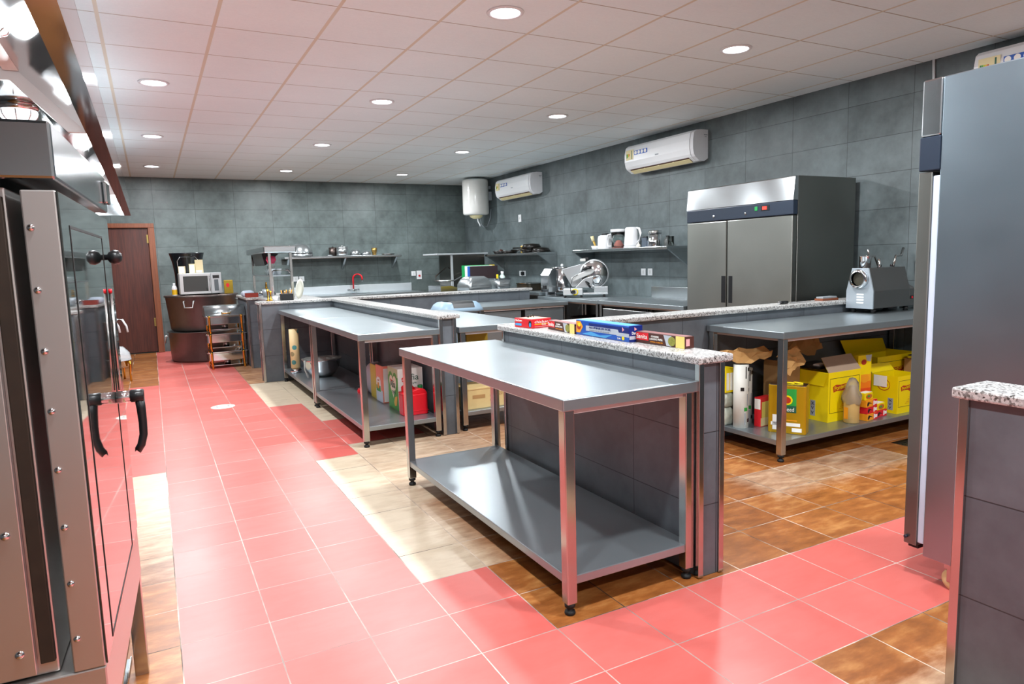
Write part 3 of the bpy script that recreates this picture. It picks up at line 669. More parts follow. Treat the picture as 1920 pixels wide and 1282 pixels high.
# ------------------------------------------------------------------ meat grinder on the right table
def grinder():
    t = thing('meat_grinder', 'stainless electric meat grinder on the right worktable', 'grinder', (4.80, 3.275, .8225)); W, D = .225, .53
    out = [(0, .035), (W, .035), (W, .17), (W-.045, .345), (.045, .345), (0, .17)]
    MB().prism(out, 'x', 0, .012, P('plate_metal', '#c3ced6', .3, .6, .04), bev=.001).build('front_plate', t)
    b = MB().prism([(.003, .037), (W-.003, .037), (W-.003, .17), (W-.05, .342), (.05, .342), (.003, .17)], 'x', .0125, D*.86, steel('dull_steel', '#8d8a88', .3, .45), bev=.002)
    b.prism([(.003, .037), (W-.003, .037), (W-.003, .17), (W-.06, .2), (.06, .2), (.003, .17)], 'x', D*.86, D, MATS['dull_steel'], bev=.002).build('motor_housing', t)
    MB().lathe([(.052, -.03), (.07, -.03), (.073, -.02), (.073, .0), (.052, .0)], (0, W/2, .262), STP, 40, 'x').build('outlet_ring', t)
    MB().lathe([(.0, -.006), (.052, -.006)], (0, W/2, .262), P('dark_hollow', '#3b382c', .5), 32, 'x').build('outlet_hollow', t)
    MB().lathe([(.034, .345), (.042, .345), (.042, .43), (.046, .435), (.036, .435), (.034, .43)], (.055, W/2, 0), STP, 32).build('feed_tube', t)
    for k in range(4): patch(t, 'vent_slot', (-.0002, W*.6, .075+k*.021), (0, -1, 0), (0, 0, 1), .058, .011, WPR, .001)
    patch(t, 'round_sticker', (.2, .0365-.0005, .25), (1, 0, 0), (0, .23, 1), .06, .05, WPR, .002, CIRC)
    MB().tube([(.22, W/2, .346), (.17, W/2, .43), (.1, W/2, .43), (.085, W/2, .485)], .008, STL).build('tray_support', t)
    MB().tube([(.4, W/2, .346), (.435, W/2, .43), (.5, W/2, .43), (.525, W/2, .49)], .01, STL).build('tray_support', t)
    MB().tube([(.16, W/2-.04, .33), (.155, W/2-.05, .36), (.16, W/2-.045, .41)], .012, STP).build('clamp_lever', t)
    for x in (.24, .38): MB().cyl((x, W/2, .3455), .01, .018, BLK).build('screw_knob', t)
    s = MB().box(D-.07, D-.03, -.001, .004, .09, .115, BLK, .001).build('switch', t); patch(s, 'red_rocker', (D-.055, -.0012, .094), (1, 0, 0), (0, 0, 1), .018, .016, RED)
    for x, y in ((.05, .03), (.05, W-.03), (D-.08, .03), (D-.08, W-.03)): MB().lathe([(0, 0), (.02, 0), (.014, .012), (.022, .02), (.014, .034), (0, .035)], (x, y, 0), RUB, 20).build('rubber_foot', t)
    MB().tube([(D, .06, .08), (D+.04, .05, .075), (D+.08, .05, .05), (D+.07, .02, .005), (D+.05, -.02, .004)], .004, WHT).build('power_cord', t)
grinder()

# ------------------------------------------------------------------ food stored under the right worktable
Z3 = .1355
def yellow_box(label, x, y, L, W, Hh, z=Z3, flaps=()):
    t = thing('stock_cube_case', label, 'cardboard box', (x, y, z), 0, 'yellow printed food cases'); e = .004
    b = MB().box(0, L, 0, e, 0, Hh, YEL).box(0, L, W-e, W, 0, Hh, YEL).box(0, e, e, W-e, 0, Hh, YEL).box(L-e, L, e, W-e, 0, Hh, YEL).box(e, L-e, e, W-e, 0, e, CARDI).build('case', t)
    u, v = (1, 0, 0), (0, 0, 1); k = Hh/.345
    ln = MB()
    for a in ((.05*L, .96*L, .06*k, .063*k), (.05*L, .96*L, .30*k, .303*k), (.05*L, .058*L, .06*k, .303*k), (.95*L, .96*L, .06*k, .303*k)): ln.box(a[0], a[1], -.0006, 0, a[2], a[3], BKP)
    ln.build('frame_line', t)
    patch(t, 'logo_ground', (.16*L, -.0002, .205*k), u, (-.15, 0, 1), .5*L, .05*k, DRD, .0008, [(0, .0), (.2, .15), (.6, .1), (.75, -.2), (1, .6), (.95, 1.1), (.5, .95), (.2, 1.05), (0, .8)])
    text(t, 'Pontetto', (.19*L, -.0014, .215*k), (1, 0, .12), (-.12, 0, 1), .42*L, .03*k, YEL)
    tl = MB()
    for q in range(6): tl.box(.35*L+.01*q, .62*L, -.0006, 0, (.085+.014*q)*k, (.087+.014*q)*k, DRD)
    tl.build('small_print', t)
    patch(t, 'side_seal', (0, W*.78, .2*k), (0, -1, 0), v, min(.11, W*.5), .11*k, DRD, .0008, CIRC); patch(t, 'side_seal', (-.0006, W*.78-.006, .207*k), (0, -1, 0), v, min(.098, W*.45), .096*k, YEL, .0008, CIRC); patch(t, 'side_picture', (-.0012, W*.78-.02, .225*k), (0, -1, 0), v, min(.07, W*.3), .06*k, DRD, .0008, CIRC)
    patch(t, 'recycling_panel', (0, W*.35, .03*k), (0, -1, 0), v, min(.04, W*.2), .11*k, GYP); text(t, 'X\nV\nV', (-.0008, W*.35-.008, .04*k), (0, -1, 0), v, min(.025, W*.12), .09*k, BKP)
    for p, inner in flaps:
        f = MB(); f.face(p, inner); q = Vector(p[1])-Vector(p[0]); n = q.cross(Vector(p[2])-Vector(p[1])).normalized()*.004
        f.face([Vector(a)-n for a in p][::-1], YEL); f.build('lid_flap', t, recalc=False)
    return t
yellow_box('big open yellow food case behind the sauce bottle under the right worktable', 4.02, 3.045, .34, .4, .345, flaps=[
    ([(0, 0, .345), (.34, 0, .345), (.42, .14, .43), (.1, .14, .425)], CARDI), ([(0, .4, .345), (0, 0, .345), (-.007, .03, .25), (-.007, .38, .25)], YEL)])
yellow_box('yellow food case with white note at the right under the worktable', 4.62, 2.94, .26, .2, .27, flaps=[([(.26, .2, .27), (0, .2, .27), (-.02, .23, .335), (.24, .23, .32)], CARDI)])
yellow_box('tall yellow food case at the back with raised brown flap', 4.8, 3.22, .5, .27, .36, flaps=[([(.5, .27, .36), (0, .27, .36), (-.1, .25, .475), (.42, .25, .455)], CARD)])
t = thing('white_note', 'white paper note stuck on the yellow case under the worktable', 'note', (4.617, 3.12, .32), 0)
patch(t, 'paper', (0, 0, 0), (0, -1, 0), (-.02, 0, 1), .1, .08, WPR, .001)
# gold oil tin
t = thing('oil_tin', 'gold and green oil tin behind the front leg of the right worktable', 'tin', (3.515, 3.11, Z3), -1.05)
L, W, Hh = .235, .115, .315
MB().prism(rrect(0, L, 0, W, .016), 'z', 0, Hh, YELD, bev=.003).build('can', t)
MB().prism(rrect(.005, L-.005, .005, W-.005, .014), 'z', Hh+.0002, Hh+.004, ST).build('lid', t)
MB().tube([(.07, .04, Hh+.004), (.08, .04, Hh+.012), (.13, .06, Hh+.01), (.15, .06, Hh+.004)], .006, YEL).tube([(.13, .075, Hh+.004), (.15, .08, Hh+.012), (.2, .08, Hh+.006)], .006, YEL).build('yellow_handle', t)
u, v = (1, 0, 0), (0, 0, 1)
patch(t, 'green_label', (.07, 0, .14), u, v, .105, .155, GRN); patch(t, 'dark_green_label', (.07, -.0006, .14), u, v, .105, .045, DGRN)
patch(t, 'seal', (.09, -.0012, .19), u, v, .062, .062, YEL, .0008, CIRC); patch(t, 'seal_red', (.1, -.002, .2), u, v, .042, .042, DRD, .0008, CIRC)
text(t, 'Baneed', (.072, -.002, .148), u, v, .09, .026, WPR); patch(t, 'white_strip', (.02, 0, .05), u, v, .18, .022, WPR); patch(t, 'orange_line', (.08, 0, .085), u, v, .1, .006, ORG)
patch(t, 'barcode', (.15, 0, .015), u, v, .06, .025, WPR); patch(t, 'barcode', (.03, 0, .02), u, v, .035, .1, WPR)
# film rolls
def film(label, x, y, r, hh, lean):
    t = thing('film_roll', label, 'roll', (x, y, Z3), 0, 'white rolls under the right worktable')
    MB().lathe([(.02, 0), (r, 0), (r, hh), (.02, hh), (.018, hh-.02)], (0, 0, 0), FILM, 32).build('roll', t)
    mk = MB()
    for z, a in ((hh*.93, -1.2), (hh*.62, -2.2), (hh*.12, -1.2), (hh*.6, -.9), (hh*.3, -1.7)):
        mk.box(-.012, .012, -.0009, .0, -.012, .012, BKP if z != hh*.3 else GRN, 0, Matrix.Translation((r*math.cos(a), r*math.sin(a), z)) @ Matrix.Rotation(a+PI/2, 4, 'Z'))
    for z, a in ((hh*.75, -1.1), (hh*.45, -1.4), (hh*.88, -1.7), (hh*.15, -1.8)):
        mk.box(-.004, .004, -.0009, 0, -.04, .04, GYP if z < hh*.8 else BKP, 0, Matrix.Translation((r*math.cos(a), r*math.sin(a), z)) @ Matrix.Rotation(a+PI/2, 4, 'Z'))
    mk.build('printed_marks', t)
film('white printed film roll standing left of the red carton under the worktable', 3.47, 3.30, .05, .43, 0)
film('second white film roll, behind the red carton under the worktable', 3.585, 3.37, .046, .385, 0)
t = carton('flour_carton', 'small red and yellow carton in front of the second film roll', 3.565, 3.215, Z3, .125, .05, .2, .1, REDC)
patch(t, 'yellow_face', (.012, 0, .06), (1, 0, 0), (0, 0, 1), .1, .11, P('pale_yellow_print', '#dcd06a', .5)); patch(t, 'cream_face', (.004, 0, .004), (1, 0, 0), (0, 0, 1), .117, .056, CRM); patch(t, 'white_side', (0, .048, .12), (0, -1, 0), (0, 0, 1), .046, .07, WPR)
def bag(name, label, x, y, z, sx, sy, sz, m, cat='bag', group=None):
    t = bmesh.new(); bmesh.ops.create_cube(t, size=1); bmesh.ops.subdivide_edges(t, edges=t.edges[:], cuts=5, use_grid_fill=True)
    for q in t.verts:
        c = q.co.copy(); k = 1-.5*max(0, abs(c.z)*2-.55); s = c.normalized()*.62
        c = c*.6+s*.4 if c.z > -.49 else c
        q.co = Vector((c.x*sx*k, c.y*sy*k, (c.z+.5)*sz))+Vector((random.uniform(-1, 1), random.uniform(-1, 1), random.uniform(-1, 1) if c.z > -.45 else 0))*.006
        q.co.z = max(q.co.z, 0)
    b = MB(); b.add(t, m, None, True); o = b.build(name, None, (x, y, z), sub=1); return tag(o, label, cat, group)
HERB = P('dried_herbs', '#aab0a2', .55, var=.3, vscale=40)
bag('herb_bag', 'clear bag of dried herbs, lower one beside the film roll', 3.445, 3.412, Z3, .085, .085, .122, HERB, group='bags of dried herbs')
bag('herb_bag', 'clear bag of dried herbs stacked on top of its twin', 3.445, 3.412, Z3+.126, .085, .085, .1, HERB, group='bags of dried herbs')
t = carton('spice_carton', 'yellow carton with white panels on top of the herb bags', 3.405, 3.375, Z3+.228, .075, .07, .17, 0, YEL)
for x in (.008, .041): patch(t, 'white_panel', (x, 0, .015), (1, 0, 0), (0, 0, 1), .026, .12, WPR)
bag('sugar_bag', 'small pink bag between the red carton and the gold oil tin', 3.74, 3.26, Z3, .09, .1, .2, P('pink_sugar', '#d9a7ac', .4, var=.2, vscale=60))
t = thing('tall_cardboard_box', 'tall open brown cardboard box behind the gold oil tin', 'cardboard box', (3.81, 3.27, Z3))
MB().box(0, .2, 0, .004, 0, .47, CARD).box(0, .2, .14, .144, 0, .4, CARD).box(0, .004, .004, .14, 0, .42, CARD).box(.196, .2, .004, .14, 0, .45, CARD).box(.004, .196, .004, .14, 0, .004, CARD).build('case', t)
def kraft(label, pts, nx=8, ny=5):
    """crumpled paper sheet stretched over four corner points"""
    a, b, c, d = [Vector(p) for p in pts]; bm_ = MB(); g = []
    o = (a+b+c+d)/4
    for i in range(nx+1):
        r = []
        for j in range(ny+1):
            s, q = i/nx, j/ny; p = a*(1-s)*(1-q)+b*s*(1-q)+c*s*q+d*(1-s)*q-o
            p += Vector((random.uniform(-1, 1)*.01, random.uniform(-1, 1)*.015, random.uniform(-1, 1)*.022)); r.append(bm_.bm.verts.new(p))
        g.append(r)
    k = bm_.mi(KRAFT)
    for i in range(nx):
        for j in range(ny): f = bm_.bm.faces.new([g[i][j], g[i+1][j], g[i+1][j+1], g[i][j+1]]); f.material_index = k
    ob = bm_.build('kraft_paper', None, o, solid=.002); return tag(ob, label, 'paper', 'crumpled brown paper sheets')
kraft('crumpled brown paper sheet over the white film rolls', [(3.36, 3.36, .585), (3.6, 3.16, .6), (3.63, 3.2, .68), (3.36, 3.4, .66)], 7, 4)
kraft('crumpled brown paper sheet drooping over the second film roll', [(3.47, 3.0, .66), (3.56, 2.98, .515), (3.80, 3.06, .6), (3.76, 3.1, .69)], 6, 5)
kraft('large dark brown paper sheet leaning above the big yellow case', [(4.04, 3.38, .55), (4.34, 3.34, .58), (4.36, 3.42, .7), (4.04, 3.47, .72)], 6, 4)
t = thing('tray', 'black tray lying on the open yellow case', 'tray', (4.06, 3.15, .486), .1)
MB().prism(rrect(0, .27, 0, .2, .03), 'z', 0, .02, BLK, bev=.004).build('tray_base', t); MB().prism(rrect(.03, .12, .02, .07, .005), 'z', .0205, .03, WPR).build('paper_scrap', t)
t = thing('steel_tray', 'steel tray at the right end under the worktable', 'tray', (5.08, 3.0, .47)); MB().prism(rrect(0, .3, 0, .18, .03), 'z', 0, .025, STP, bev=.004).build('tray_base', t)
t['label'] = 'steel tray resting on the far right carton under the worktable'
t2 = carton('plain_carton', 'brown carton at the far right under the worktable', 5.08, 2.99, Z3, .3, .2, .333, 0, CARD)
t = carton('soup_carton', 'upright yellow to red carton right of the big yellow case', 4.42, 3.11, Z3, .13, .035, .42, -.1, YEL)
for k, (z, h_, c) in enumerate(((.13, .05, '#e0481c'), (.18, .05, '#ec7a18'), (.23, .05, '#f0a814'))): patch(t, 'printed_band', (0, 0, z), (1, 0, 0), (0, 0, 1), .13, h_, P('soup_%d' % k, c, .45), .0008)
patch(t, 'logo', (.03, 0, .35), (1, 0, 0), (0, 0, 1), .05, .04, DRD, .0008, CIRC); patch(t, 'bowl_picture', (.02, -.0008, .22), (1, 0, 0), (0, 0, 1), .09, .06, ORG, .0012, CIRC); patch(t, 'grey_corner', (.07, -.0004, .37), (1, 0, 0), (0, 0, 1), .06, .05, SIL, .001, [(0, 1), (.2, .2), (.8, 0), (1, 1)])
# sauce bottle with cling wrap
t = thing('sauce_bottle', 'tan sauce bottle with crumpled clear wrap round its neck', 'bottle', (4.165, 2.97, Z3))
MB().lathe([(0, 0), (.046, 0), (.05, .006), (.05, .135), (.044, .165), (.025, .2), (.02, .25), (0, .252)], (0, 0, 0), TAN, 24).build('bottle_body', t)
b = MB(); prof = [(.051, .13), (.062, .15), (.058, .19), (.044, .23), (.036, .27), (.02, .3), (0, .305)]
b.lathe(prof, (0, 0, 0), WRAP, 14)
for q in b.bm.verts: q.co += Vector((random.uniform(-1, 1), random.uniform(-1, 1), random.uniform(-1, 1)))*.009
b.build('clear_wrap', t)
patch(t, 'label', (-.0503, .02, .03), (0, -1, 0), (0, 0, 1), .03, .08, ORG)
def noodle(label, x, y, z, rz, m):
    t = thing('noodle_box', label, 'box', (x, y, z), rz, 'small red food cartons'); MB().box(0, .13, 0, .085, 0, .047, m, .0015).build('carton', t)
    u, v = (1, 0, 0), (0, 0, 1)
    patch(t, 'red_end', (.08, 0, 0), u, v, .05, .047, REDC, .0008); patch(t, 'barcode', (.083, -.0008, .008), u, v, .014, .032, WPR); patch(t, 'white_print', (.1, -.0008, .014), u, v, .026, .02, WPR)
    patch(t, 'black_flourish', (.01, 0, .008), u, v, .065, .03, BKP, .0008, [(0, 0), (.25, .1), (.4, .6), (1, .4), (.5, .8), (.2, 1), (0, .6)])
noodle('orange and red food carton at the bottom of the small stack', 4.27, 2.925, Z3, .1, ORG)
noodle('red food carton in the middle of the small stack', 4.27, 2.927, Z3+.0475, .12, REDC)
noodle('orange and red food carton on top of the small stack', 4.262, 2.928, Z3+.095, .08, ORG)
noodle('red food carton standing right of the small stack', 4.415, 2.95, Z3, .12, REDC)
def packet(label, x, y, z, rz):
    t = thing('soup_packet', label, 'packet', (x, y, z), rz, 'soup packets on the red cartons'); MB().box(0, .1, 0, .055, 0, .05, YEL, .004).build('packet_body', t)
    patch(t, 'food_picture', (.012, 0, .006), (1, 0, 0), (0, 0, 1), .075, .036, P('veg_print', '#c8662c', .5, var=.9, vscale=70), .0008, CIRC); patch(t, 'green_leaf', (.03, -.0006, .018), (1, 0, 0), (0, 0, 1), .03, .015, GRN, .0008, CIRC)
    patch(t, 'white_top', (.005, .004, .0502), (1, 0, 0), (0, 1, 0), .09, .045, WPR)
packet('yellow vegetable soup packet on the left of the red cartons', 4.262, 2.94, Z3+.1425, .1)
packet('yellow vegetable soup packet on the red carton at the right', 4.425, 2.955, Z3+.0475, .12)

# ------------------------------------------------------------------ under the middle worktables
Z2 = .1505
def can(name, label, x, y, L, W, Hh, m, z=Z2):
    t = thing(name, label, 'tin', (x, y, z)); MB().prism(rrect(0, L, 0, W, .012), 'z', 0, Hh, m, bev=.002).build('can', t)
    MB().prism(rrect(.006, L-.006, .006, W-.006, .01), 'z', Hh+.0002, Hh+.003, ST).build('lid', t); return t
fl, vv = (0, -1, 0), (0, 0, 1)
t = can('oil_tin', 'salmon pink oil tin on the middle worktable undershelf', 1.63, 5.44, .2, .19, .31, SALM)
patch(t, 'white_base', (0, .188, .002), fl, vv, .186, .1, P('pale_blue_print', '#c3cbd8', .45)); patch(t, 'label_panel', (-.0006, .17, .085), fl, vv, .12, .125, WPR, .0008, [(0, 0), (1, 0), (1, .8), (.75, 1), (.25, 1), (0, .8)])
patch(t, 'green_field', (-.0014, .165, .088), fl, vv, .11, .05, GRN); patch(t, 'corn_picture', (-.002, .14, .11), fl, vv, .05, .055, ORG, .0008, CIRC); text(t, 'oil', (-.002, .135, .178), fl, vv, .05, .014, DRD)
patch(t, 'white_side', (.01, 0, .01), (1, 0, 0), vv, .05, .28, WPR)
can('oil_tin', 'yellow oil tin standing behind the salmon pink tin', 1.64, 5.66, .19, .17, .29, P('dull_yellow_tin', '#d3b93e', .4))
bag('flour_bag', 'whitish sack behind the yellow oil tin', 1.73, 5.95, Z2, .17, .2, .27, P('sack_grey', '#b6b3bc', .6))
t = thing('red_lid', 'small red plastic lid on the middle worktable undershelf', 'tub', (1.6, 5.98, Z2)); MB().lathe([(0, 0), (.04, 0), (.042, .03), (.035, .05), (0, .052)], (0, 0, 0), RED, 24).build('cap', t)  # a loose red lid, no tub under it
t = thing('oil_carton', 'white and green cooking oil carton behind the red jerrycan', 'carton', (1.64, 5.06, Z2)); L, W, Hh = .205, .25, .335
MB().box(0, L, 0, W, 0, Hh, WPR, .002).build('carton', t)
patch(t, 'green_side', (0, W-.002, .002), fl, vv, W-.004, Hh-.07, P('leaf_green', '#4c9c3c', .45)); patch(t, 'pale_side_top', (-.0004, W-.002, Hh-.07), fl, vv, W-.004, .068, P('pale_green', '#b4c49a', .45))
patch(t, 'heart_outline', (-.0008, W-.02, .07), fl, vv, W-.04, .235, P('heart_green', '#3f9a34', .45), .0008, HEART); patch(t, 'heart', (-.0016, W-.04, .085), fl, vv, W-.08, .19, P('heart_cream', '#e9dfc6', .45), .0008, HEART)
patch(t, 'yellow_drop', (-.0024, .11, .03), fl, vv, .09, .09, P('drop_yellow', '#d9a21c', .45), .0008, [(.2, 0), (.7, .1), (1, 1), (.3, .8), (0, .3)])
text(t, 'Afia', (-.0032, W-.06, .175), fl, vv, .13, .06, DGRN); text(t, 'tyk', (-.0032, W-.11, .12), fl, vv, .08, .04, DGRN); text(t, 'Afia', (.055, -.0004, .24), (1, 0, 0), vv, .115, .05, DGRN); text(t, 'tyk', (.105, -.0004, .205), (1, 0, 0), vv, .05, .02, DGRN)
patch(t, 'red_stroke', (-.0032, W-.055, .21), fl, vv, .06, .03, REDC, .0008, [(0, .8), (.3, 1), (.5, .6), (.8, .9), (1, .5), (.5, .3), (.2, .7)]); patch(t, 'red_stroke', (.03, -.0004, .22), (1, 0, 0), vv, .03, .05, REDC, .0008, [(0, .8), (.5, 1), (.4, .8), (.2, .5), (.9, 0), (.1, .3)])
t = thing('jerrycan', 'red plastic jerrycan with green cap on the middle undershelf', 'jerrycan', (1.615, 4.87, Z2)); L, W = .2, .13
MB().prism(rrect(0, L, 0, W, .025), 'z', 0, .16, RED, bev=.006).prism([(.0, .158), (L, .158), (L-.02, .19), (L-.06, .2), (.0, .175)], 'y', .012, W-.012, RED, bev=.006).box(0, L, -.002, .0, .03, .034, RED).build('container', t)
MB().tube([(.02, W/2, .168), (.02, W/2, .215), (.04, W/2, .228), (.08, W/2, .222), (.11, W/2, .19)], .013, RED, 12).build('handle', t); MB().cyl((L-.04, W/2, .193), .02, .026, P('green_cap', '#127a3c', .35)).build('cap', t)
t = thing('wallpaper_roll', 'patterned cream roll standing on a steel base at the far undershelf', 'roll', (1.325, 7.62, Z2))
MB().lathe([(0, 0), (.058, 0), (.06, .03), (.04, .05), (0, .055)], (0, 0, 0), STP, 24).build('steel_base', t)
q = NT('spotted_cream'); vo = q.n('ShaderNodeTexVoronoi'); q.l(q.obj(), vo.inputs['Vector']); vo.inputs['Scale'].default_value = 13
se = q.n('ShaderNodeSeparateColor'); q.l(vo.outputs['Color'], se.inputs[0]); dots = q.math('LESS_THAN', vo.outputs['Distance'], .33)
q.l(q.mix(q.math('MULTIPLY', dots, q.math('GREATER_THAN', se.outputs[2], .35)), lin('#e8d29c'), q.ramp(se.outputs[0], [(.45, lin('#c99a2c')), (.55, lin('#4f9a9a'))])), q.b.inputs['Base Color'])
MB().lathe([(0, .056), (.05, .056), (.05, .475), (.02, .475), (.02, .44)], (0, 0, 0), q.m, 28).build('roll', t)
t = thing('mixing_bowl', 'wide steel mixing bowl in a bag on the far undershelf', 'bowl', (1.52, 7.2, Z2))
MB().lathe([(0, 0), (.09, 0), (.13, .03), (.17, .09), (.19, .17), (.205, .185), (.2, .19), (.185, .178), (.165, .1), (.125, .04), (0, .015)], (0, 0, 0), STP, 40).build('bowl', t)
b = MB().lathe([(.206, .19), (.1, .2), (0, .205)], (0, 0, 0), P('clear_film', '#cfd2cc', .2, trans=.7, var=.1), 20)
for qv in b.bm.verts: qv.co += Vector((0, 0, random.uniform(-.006, .006)))
b.build('film_cover', t); MB().tube([(-.19, -.08, .19), (-.2, -.1, .1), (-.17, -.13, .015)], [.012, .006, .012], P('film_tail', '#c6cac4', .3, trans=.5)).build('film_tail', t)
# table beside the bin
t = thing('cardboard_box', 'sealed cardboard box on the undershelf beside the tiled wall end', 'cardboard box', (2.105, 4.8, Z2)); MB().box(0, .34, 0, .28, 0, .165, CARDL, .003).build('case', t)
patch(t, 'tape_edge', (0, 0, .15), (1, 0, 0), vv, .34, .004, CARD); patch(t, 'printed_block', (.05, 0, .08), (1, 0, 0), vv, .11, .03, CARD); text(t, 'XVV', (.2, 0, .05), (1, 0, 0), vv, .05, .05, CARD); text(t, '20', (.28, 0, .09), (1, 0, 0), vv, .035, .03, CARD)
t = thing('crate', 'grey plastic crate behind the sealed cardboard box', 'crate', (2.08, 5.12, Z2))
MB().prism(rrect(0, .42, 0, .32, .03), 'z', 0, .23, GRYP, bev=.004).build('tub', t); MB().prism(rrect(-.012, .432, -.012, .332, .03), 'z', .2305, .25, P('light_grey_plastic', '#b9c0c4', .4), bev=.004).build('rim', t)
bag('red_bag', 'dark red bag lying on the grey crate', 2.32, 5.28, Z2+.2505, .26, .2, .07, P('dark_red_plastic', '#8e1f2a', .4))
t = thing('snack_carton', 'open yellow and red carton under the table beside the tiled wall end', 'carton', (2.43, 5.5, Z2)); MB().box(0, .21, 0, .2, 0, .51, P('mustard_card', '#b79a2e', .5), .002).build('carton', t)
for a, m in (([(0, 0, .511), (.1, 0, .511), (.13, -.05, .57), (.04, -.05, .56)], REDC), ([(.1, 0, .511), (.21, 0, .511), (.24, -.04, .55), (.16, -.04, .57)], WPR)):
    f = MB(); f.face(a, m); f.face([Vector(p_)+Vector((0, .003, .003)) for p_ in a][::-1], m); f.build('flap', t, recalc=False)
# bin
t = thing('waste_bin', 'blue-grey plastic waste bin with open lid behind the middle table', 'bin', (2.98, 6.98, .0))
BZ = .065
MB().prism(rrect(-.2, .2, -.16, .16, .05), 'z', 0, .69+BZ, P('bin_body', '#7f93a2', .45), bev=.006).build('bin_body', t)
ld = MB(); rings = []
for (sx, sy, z) in ((.26, .21, .691), (.27, .22, .70), (.26, .21, .725), (.235, .185, .77), (.2, .15, .795), (.15, .09, .80)):
    rings.append([ld.bm.verts.new((x, y, z+BZ)) for x, y in rrect(-sx, sx, -sy, sy, min(sx, sy)*.55, 5)])
k = ld.mi(BIN)
for A, B_ in zip(rings, rings[1:]):
    for j in range(len(A)): f = ld.bm.faces.new([A[j], A[(j+1) % len(A)], B_[(j+1) % len(A)], B_[j]]); f.material_index = k; f.smooth = True
ld.build('lid', t); op = MB(); op.prism([(-.205, .738+BZ), (-.178, .783+BZ), (-.145, .803+BZ), (-.02, .806+BZ), (-.02, .79+BZ), (-.18, .745+BZ)], 'x', -.12, .13, BLK); op.build('opening', t)

# ------------------------------------------------------------------ on the table behind the partition
Z8 = .8505
def gn_pan(name, label, x, y, z, L, W, Hh, rz, lid=True):
    t = thing(name, label, 'pan', (x, y, z), rz)
    rings = [(0, 0, 0), (0, Hh*.55, 0), (.03, Hh*.85, 1), (.07, Hh, 1)] if lid else [(.02, 0, 0), (0, Hh, 0)]
    b = MB(); R = []
    for ins, zz, _ in rings: R.append([b.bm.verts.new((px, py, zz)) for px, py in rrect(-L/2+ins, L/2-ins, -W/2+ins, W/2-ins, .05, 5)])
    k = b.mi(STB)
    for A, B_ in zip(R, R[1:]):
        for j in range(len(A)): f = b.bm.faces.new([A[j], A[(j+1) % len(A)], B_[(j+1) % len(A)], B_[j]]); f.material_index = k; f.smooth = True
    f = b.bm.faces.new(R[-1]); f.material_index = k; f = b.bm.faces.new(R[0][::-1]); f.material_index = k
    b.build('lid_shell' if lid else 'pan_shell', t)
    MB().prism(rrect(-L/2-.012, L/2+.012, -W/2-.012, W/2+.012, .055), 'z', Hh*.18 if lid else Hh-.004, (Hh*.18+.006) if lid else Hh+.001, STP).build('rim', t)
    return t
gn_pan('roasting_lid', 'domed rectangular steel roasting lid behind the partition', 3.93, 8.55, Z8, .40, .32, .24, .2)  # a loose roasting lid, not a whole roaster
gn_pan('steel_pan', 'deep rectangular steel pan beside the domed roasting lid', 4.335, 8.62, Z8, .24, .36, .2, .03, False)
for k, (m, dx, dy, nm, hh) in enumerate(((P('dark_board', '#2c2024', .45), 0, 0, 'dark brown chopping board in front of the coloured boards', .372), (P('blue_board', '#2b5fb0', .4), -.03, .024, 'blue chopping board edge behind the dark board', .372), (P('white_board', '#e6ebe4', .4), -.06, .048, 'white chopping board edge between blue and green boards', .376), (P('green_board', '#138a4a', .4), -.1, .072, 'green chopping board at the left of the board row', .386), (P('yellow_board', '#d8b92c', .4), .0, .096, 'yellow chopping board at the back of the board row', .386))):
    o = MB().box(0, .45, 0, .02, 0, hh, m, .003).build('chopping_board', None, (4.17+dx, 9.2+dy, Z8)); tag(o, nm, 'chopping board', 'coloured chopping boards')
def bottle(name, label, x, y, z, r, hh, m, mc, cat='bottle', cap='cap'):
    t = thing(name, label, cat, (x, y, z)); MB().lathe([(0, 0), (r*.95, 0), (r, .01), (r, hh*.62), (r*.75, hh*.75), (r*.4, hh*.84), (r*.4, hh*.86)], (0, 0, 0), m, 20).build('bottle_body', t)
    MB().lathe([(r*.45, hh*.861), (r*.45, hh), (0, hh)], (0, 0, 0), mc, 16).build(cap, t); return t
bottle('sauce_bottle', 'orange squeeze bottle by the chopping boards', 4.56, 9.1, Z8, .035, .24, ORG, YEL)
bottle('cleaner_bottle', 'white bottle with green label in the back corner', 4.72, 9.25, Z8, .05, .28, P('mint_plastic', '#cfe3dc', .4), WHT)
bottle('soap_bottle', 'dark green bottle beside the white cleaner bottle', 4.62, 9.16, Z8, .028, .22, DGRN, DGRN)
bottle('spice_jar', 'small white jar in front of the chopping boards', 4.5, 9.08, Z8, .025, .19, WHT, WHT, 'jar', 'lid')
t = thing('roasting_pan', 'wide dark roasting pan with two gold handles near the potato peeler', 'pan', (4.78, 8.55, Z8))
MB().prism(rrect(0, .56, 0, .4, .05), 'z', 0, .1, P('dark_steel_pan', '#4f4a40', .35, .8), bev=.006).build('pan_body', t); MB().prism(rrect(-.015, .575, -.015, .415, .055), 'z', .1005, .108, STL).build('rim', t)
for x in (.2, .32): MB().tube([(x, -.0155, .1), (x, -.03, .09), (x, -.03, .03), (x, -.006, .02)], .007, GOLD).build('handle', t)
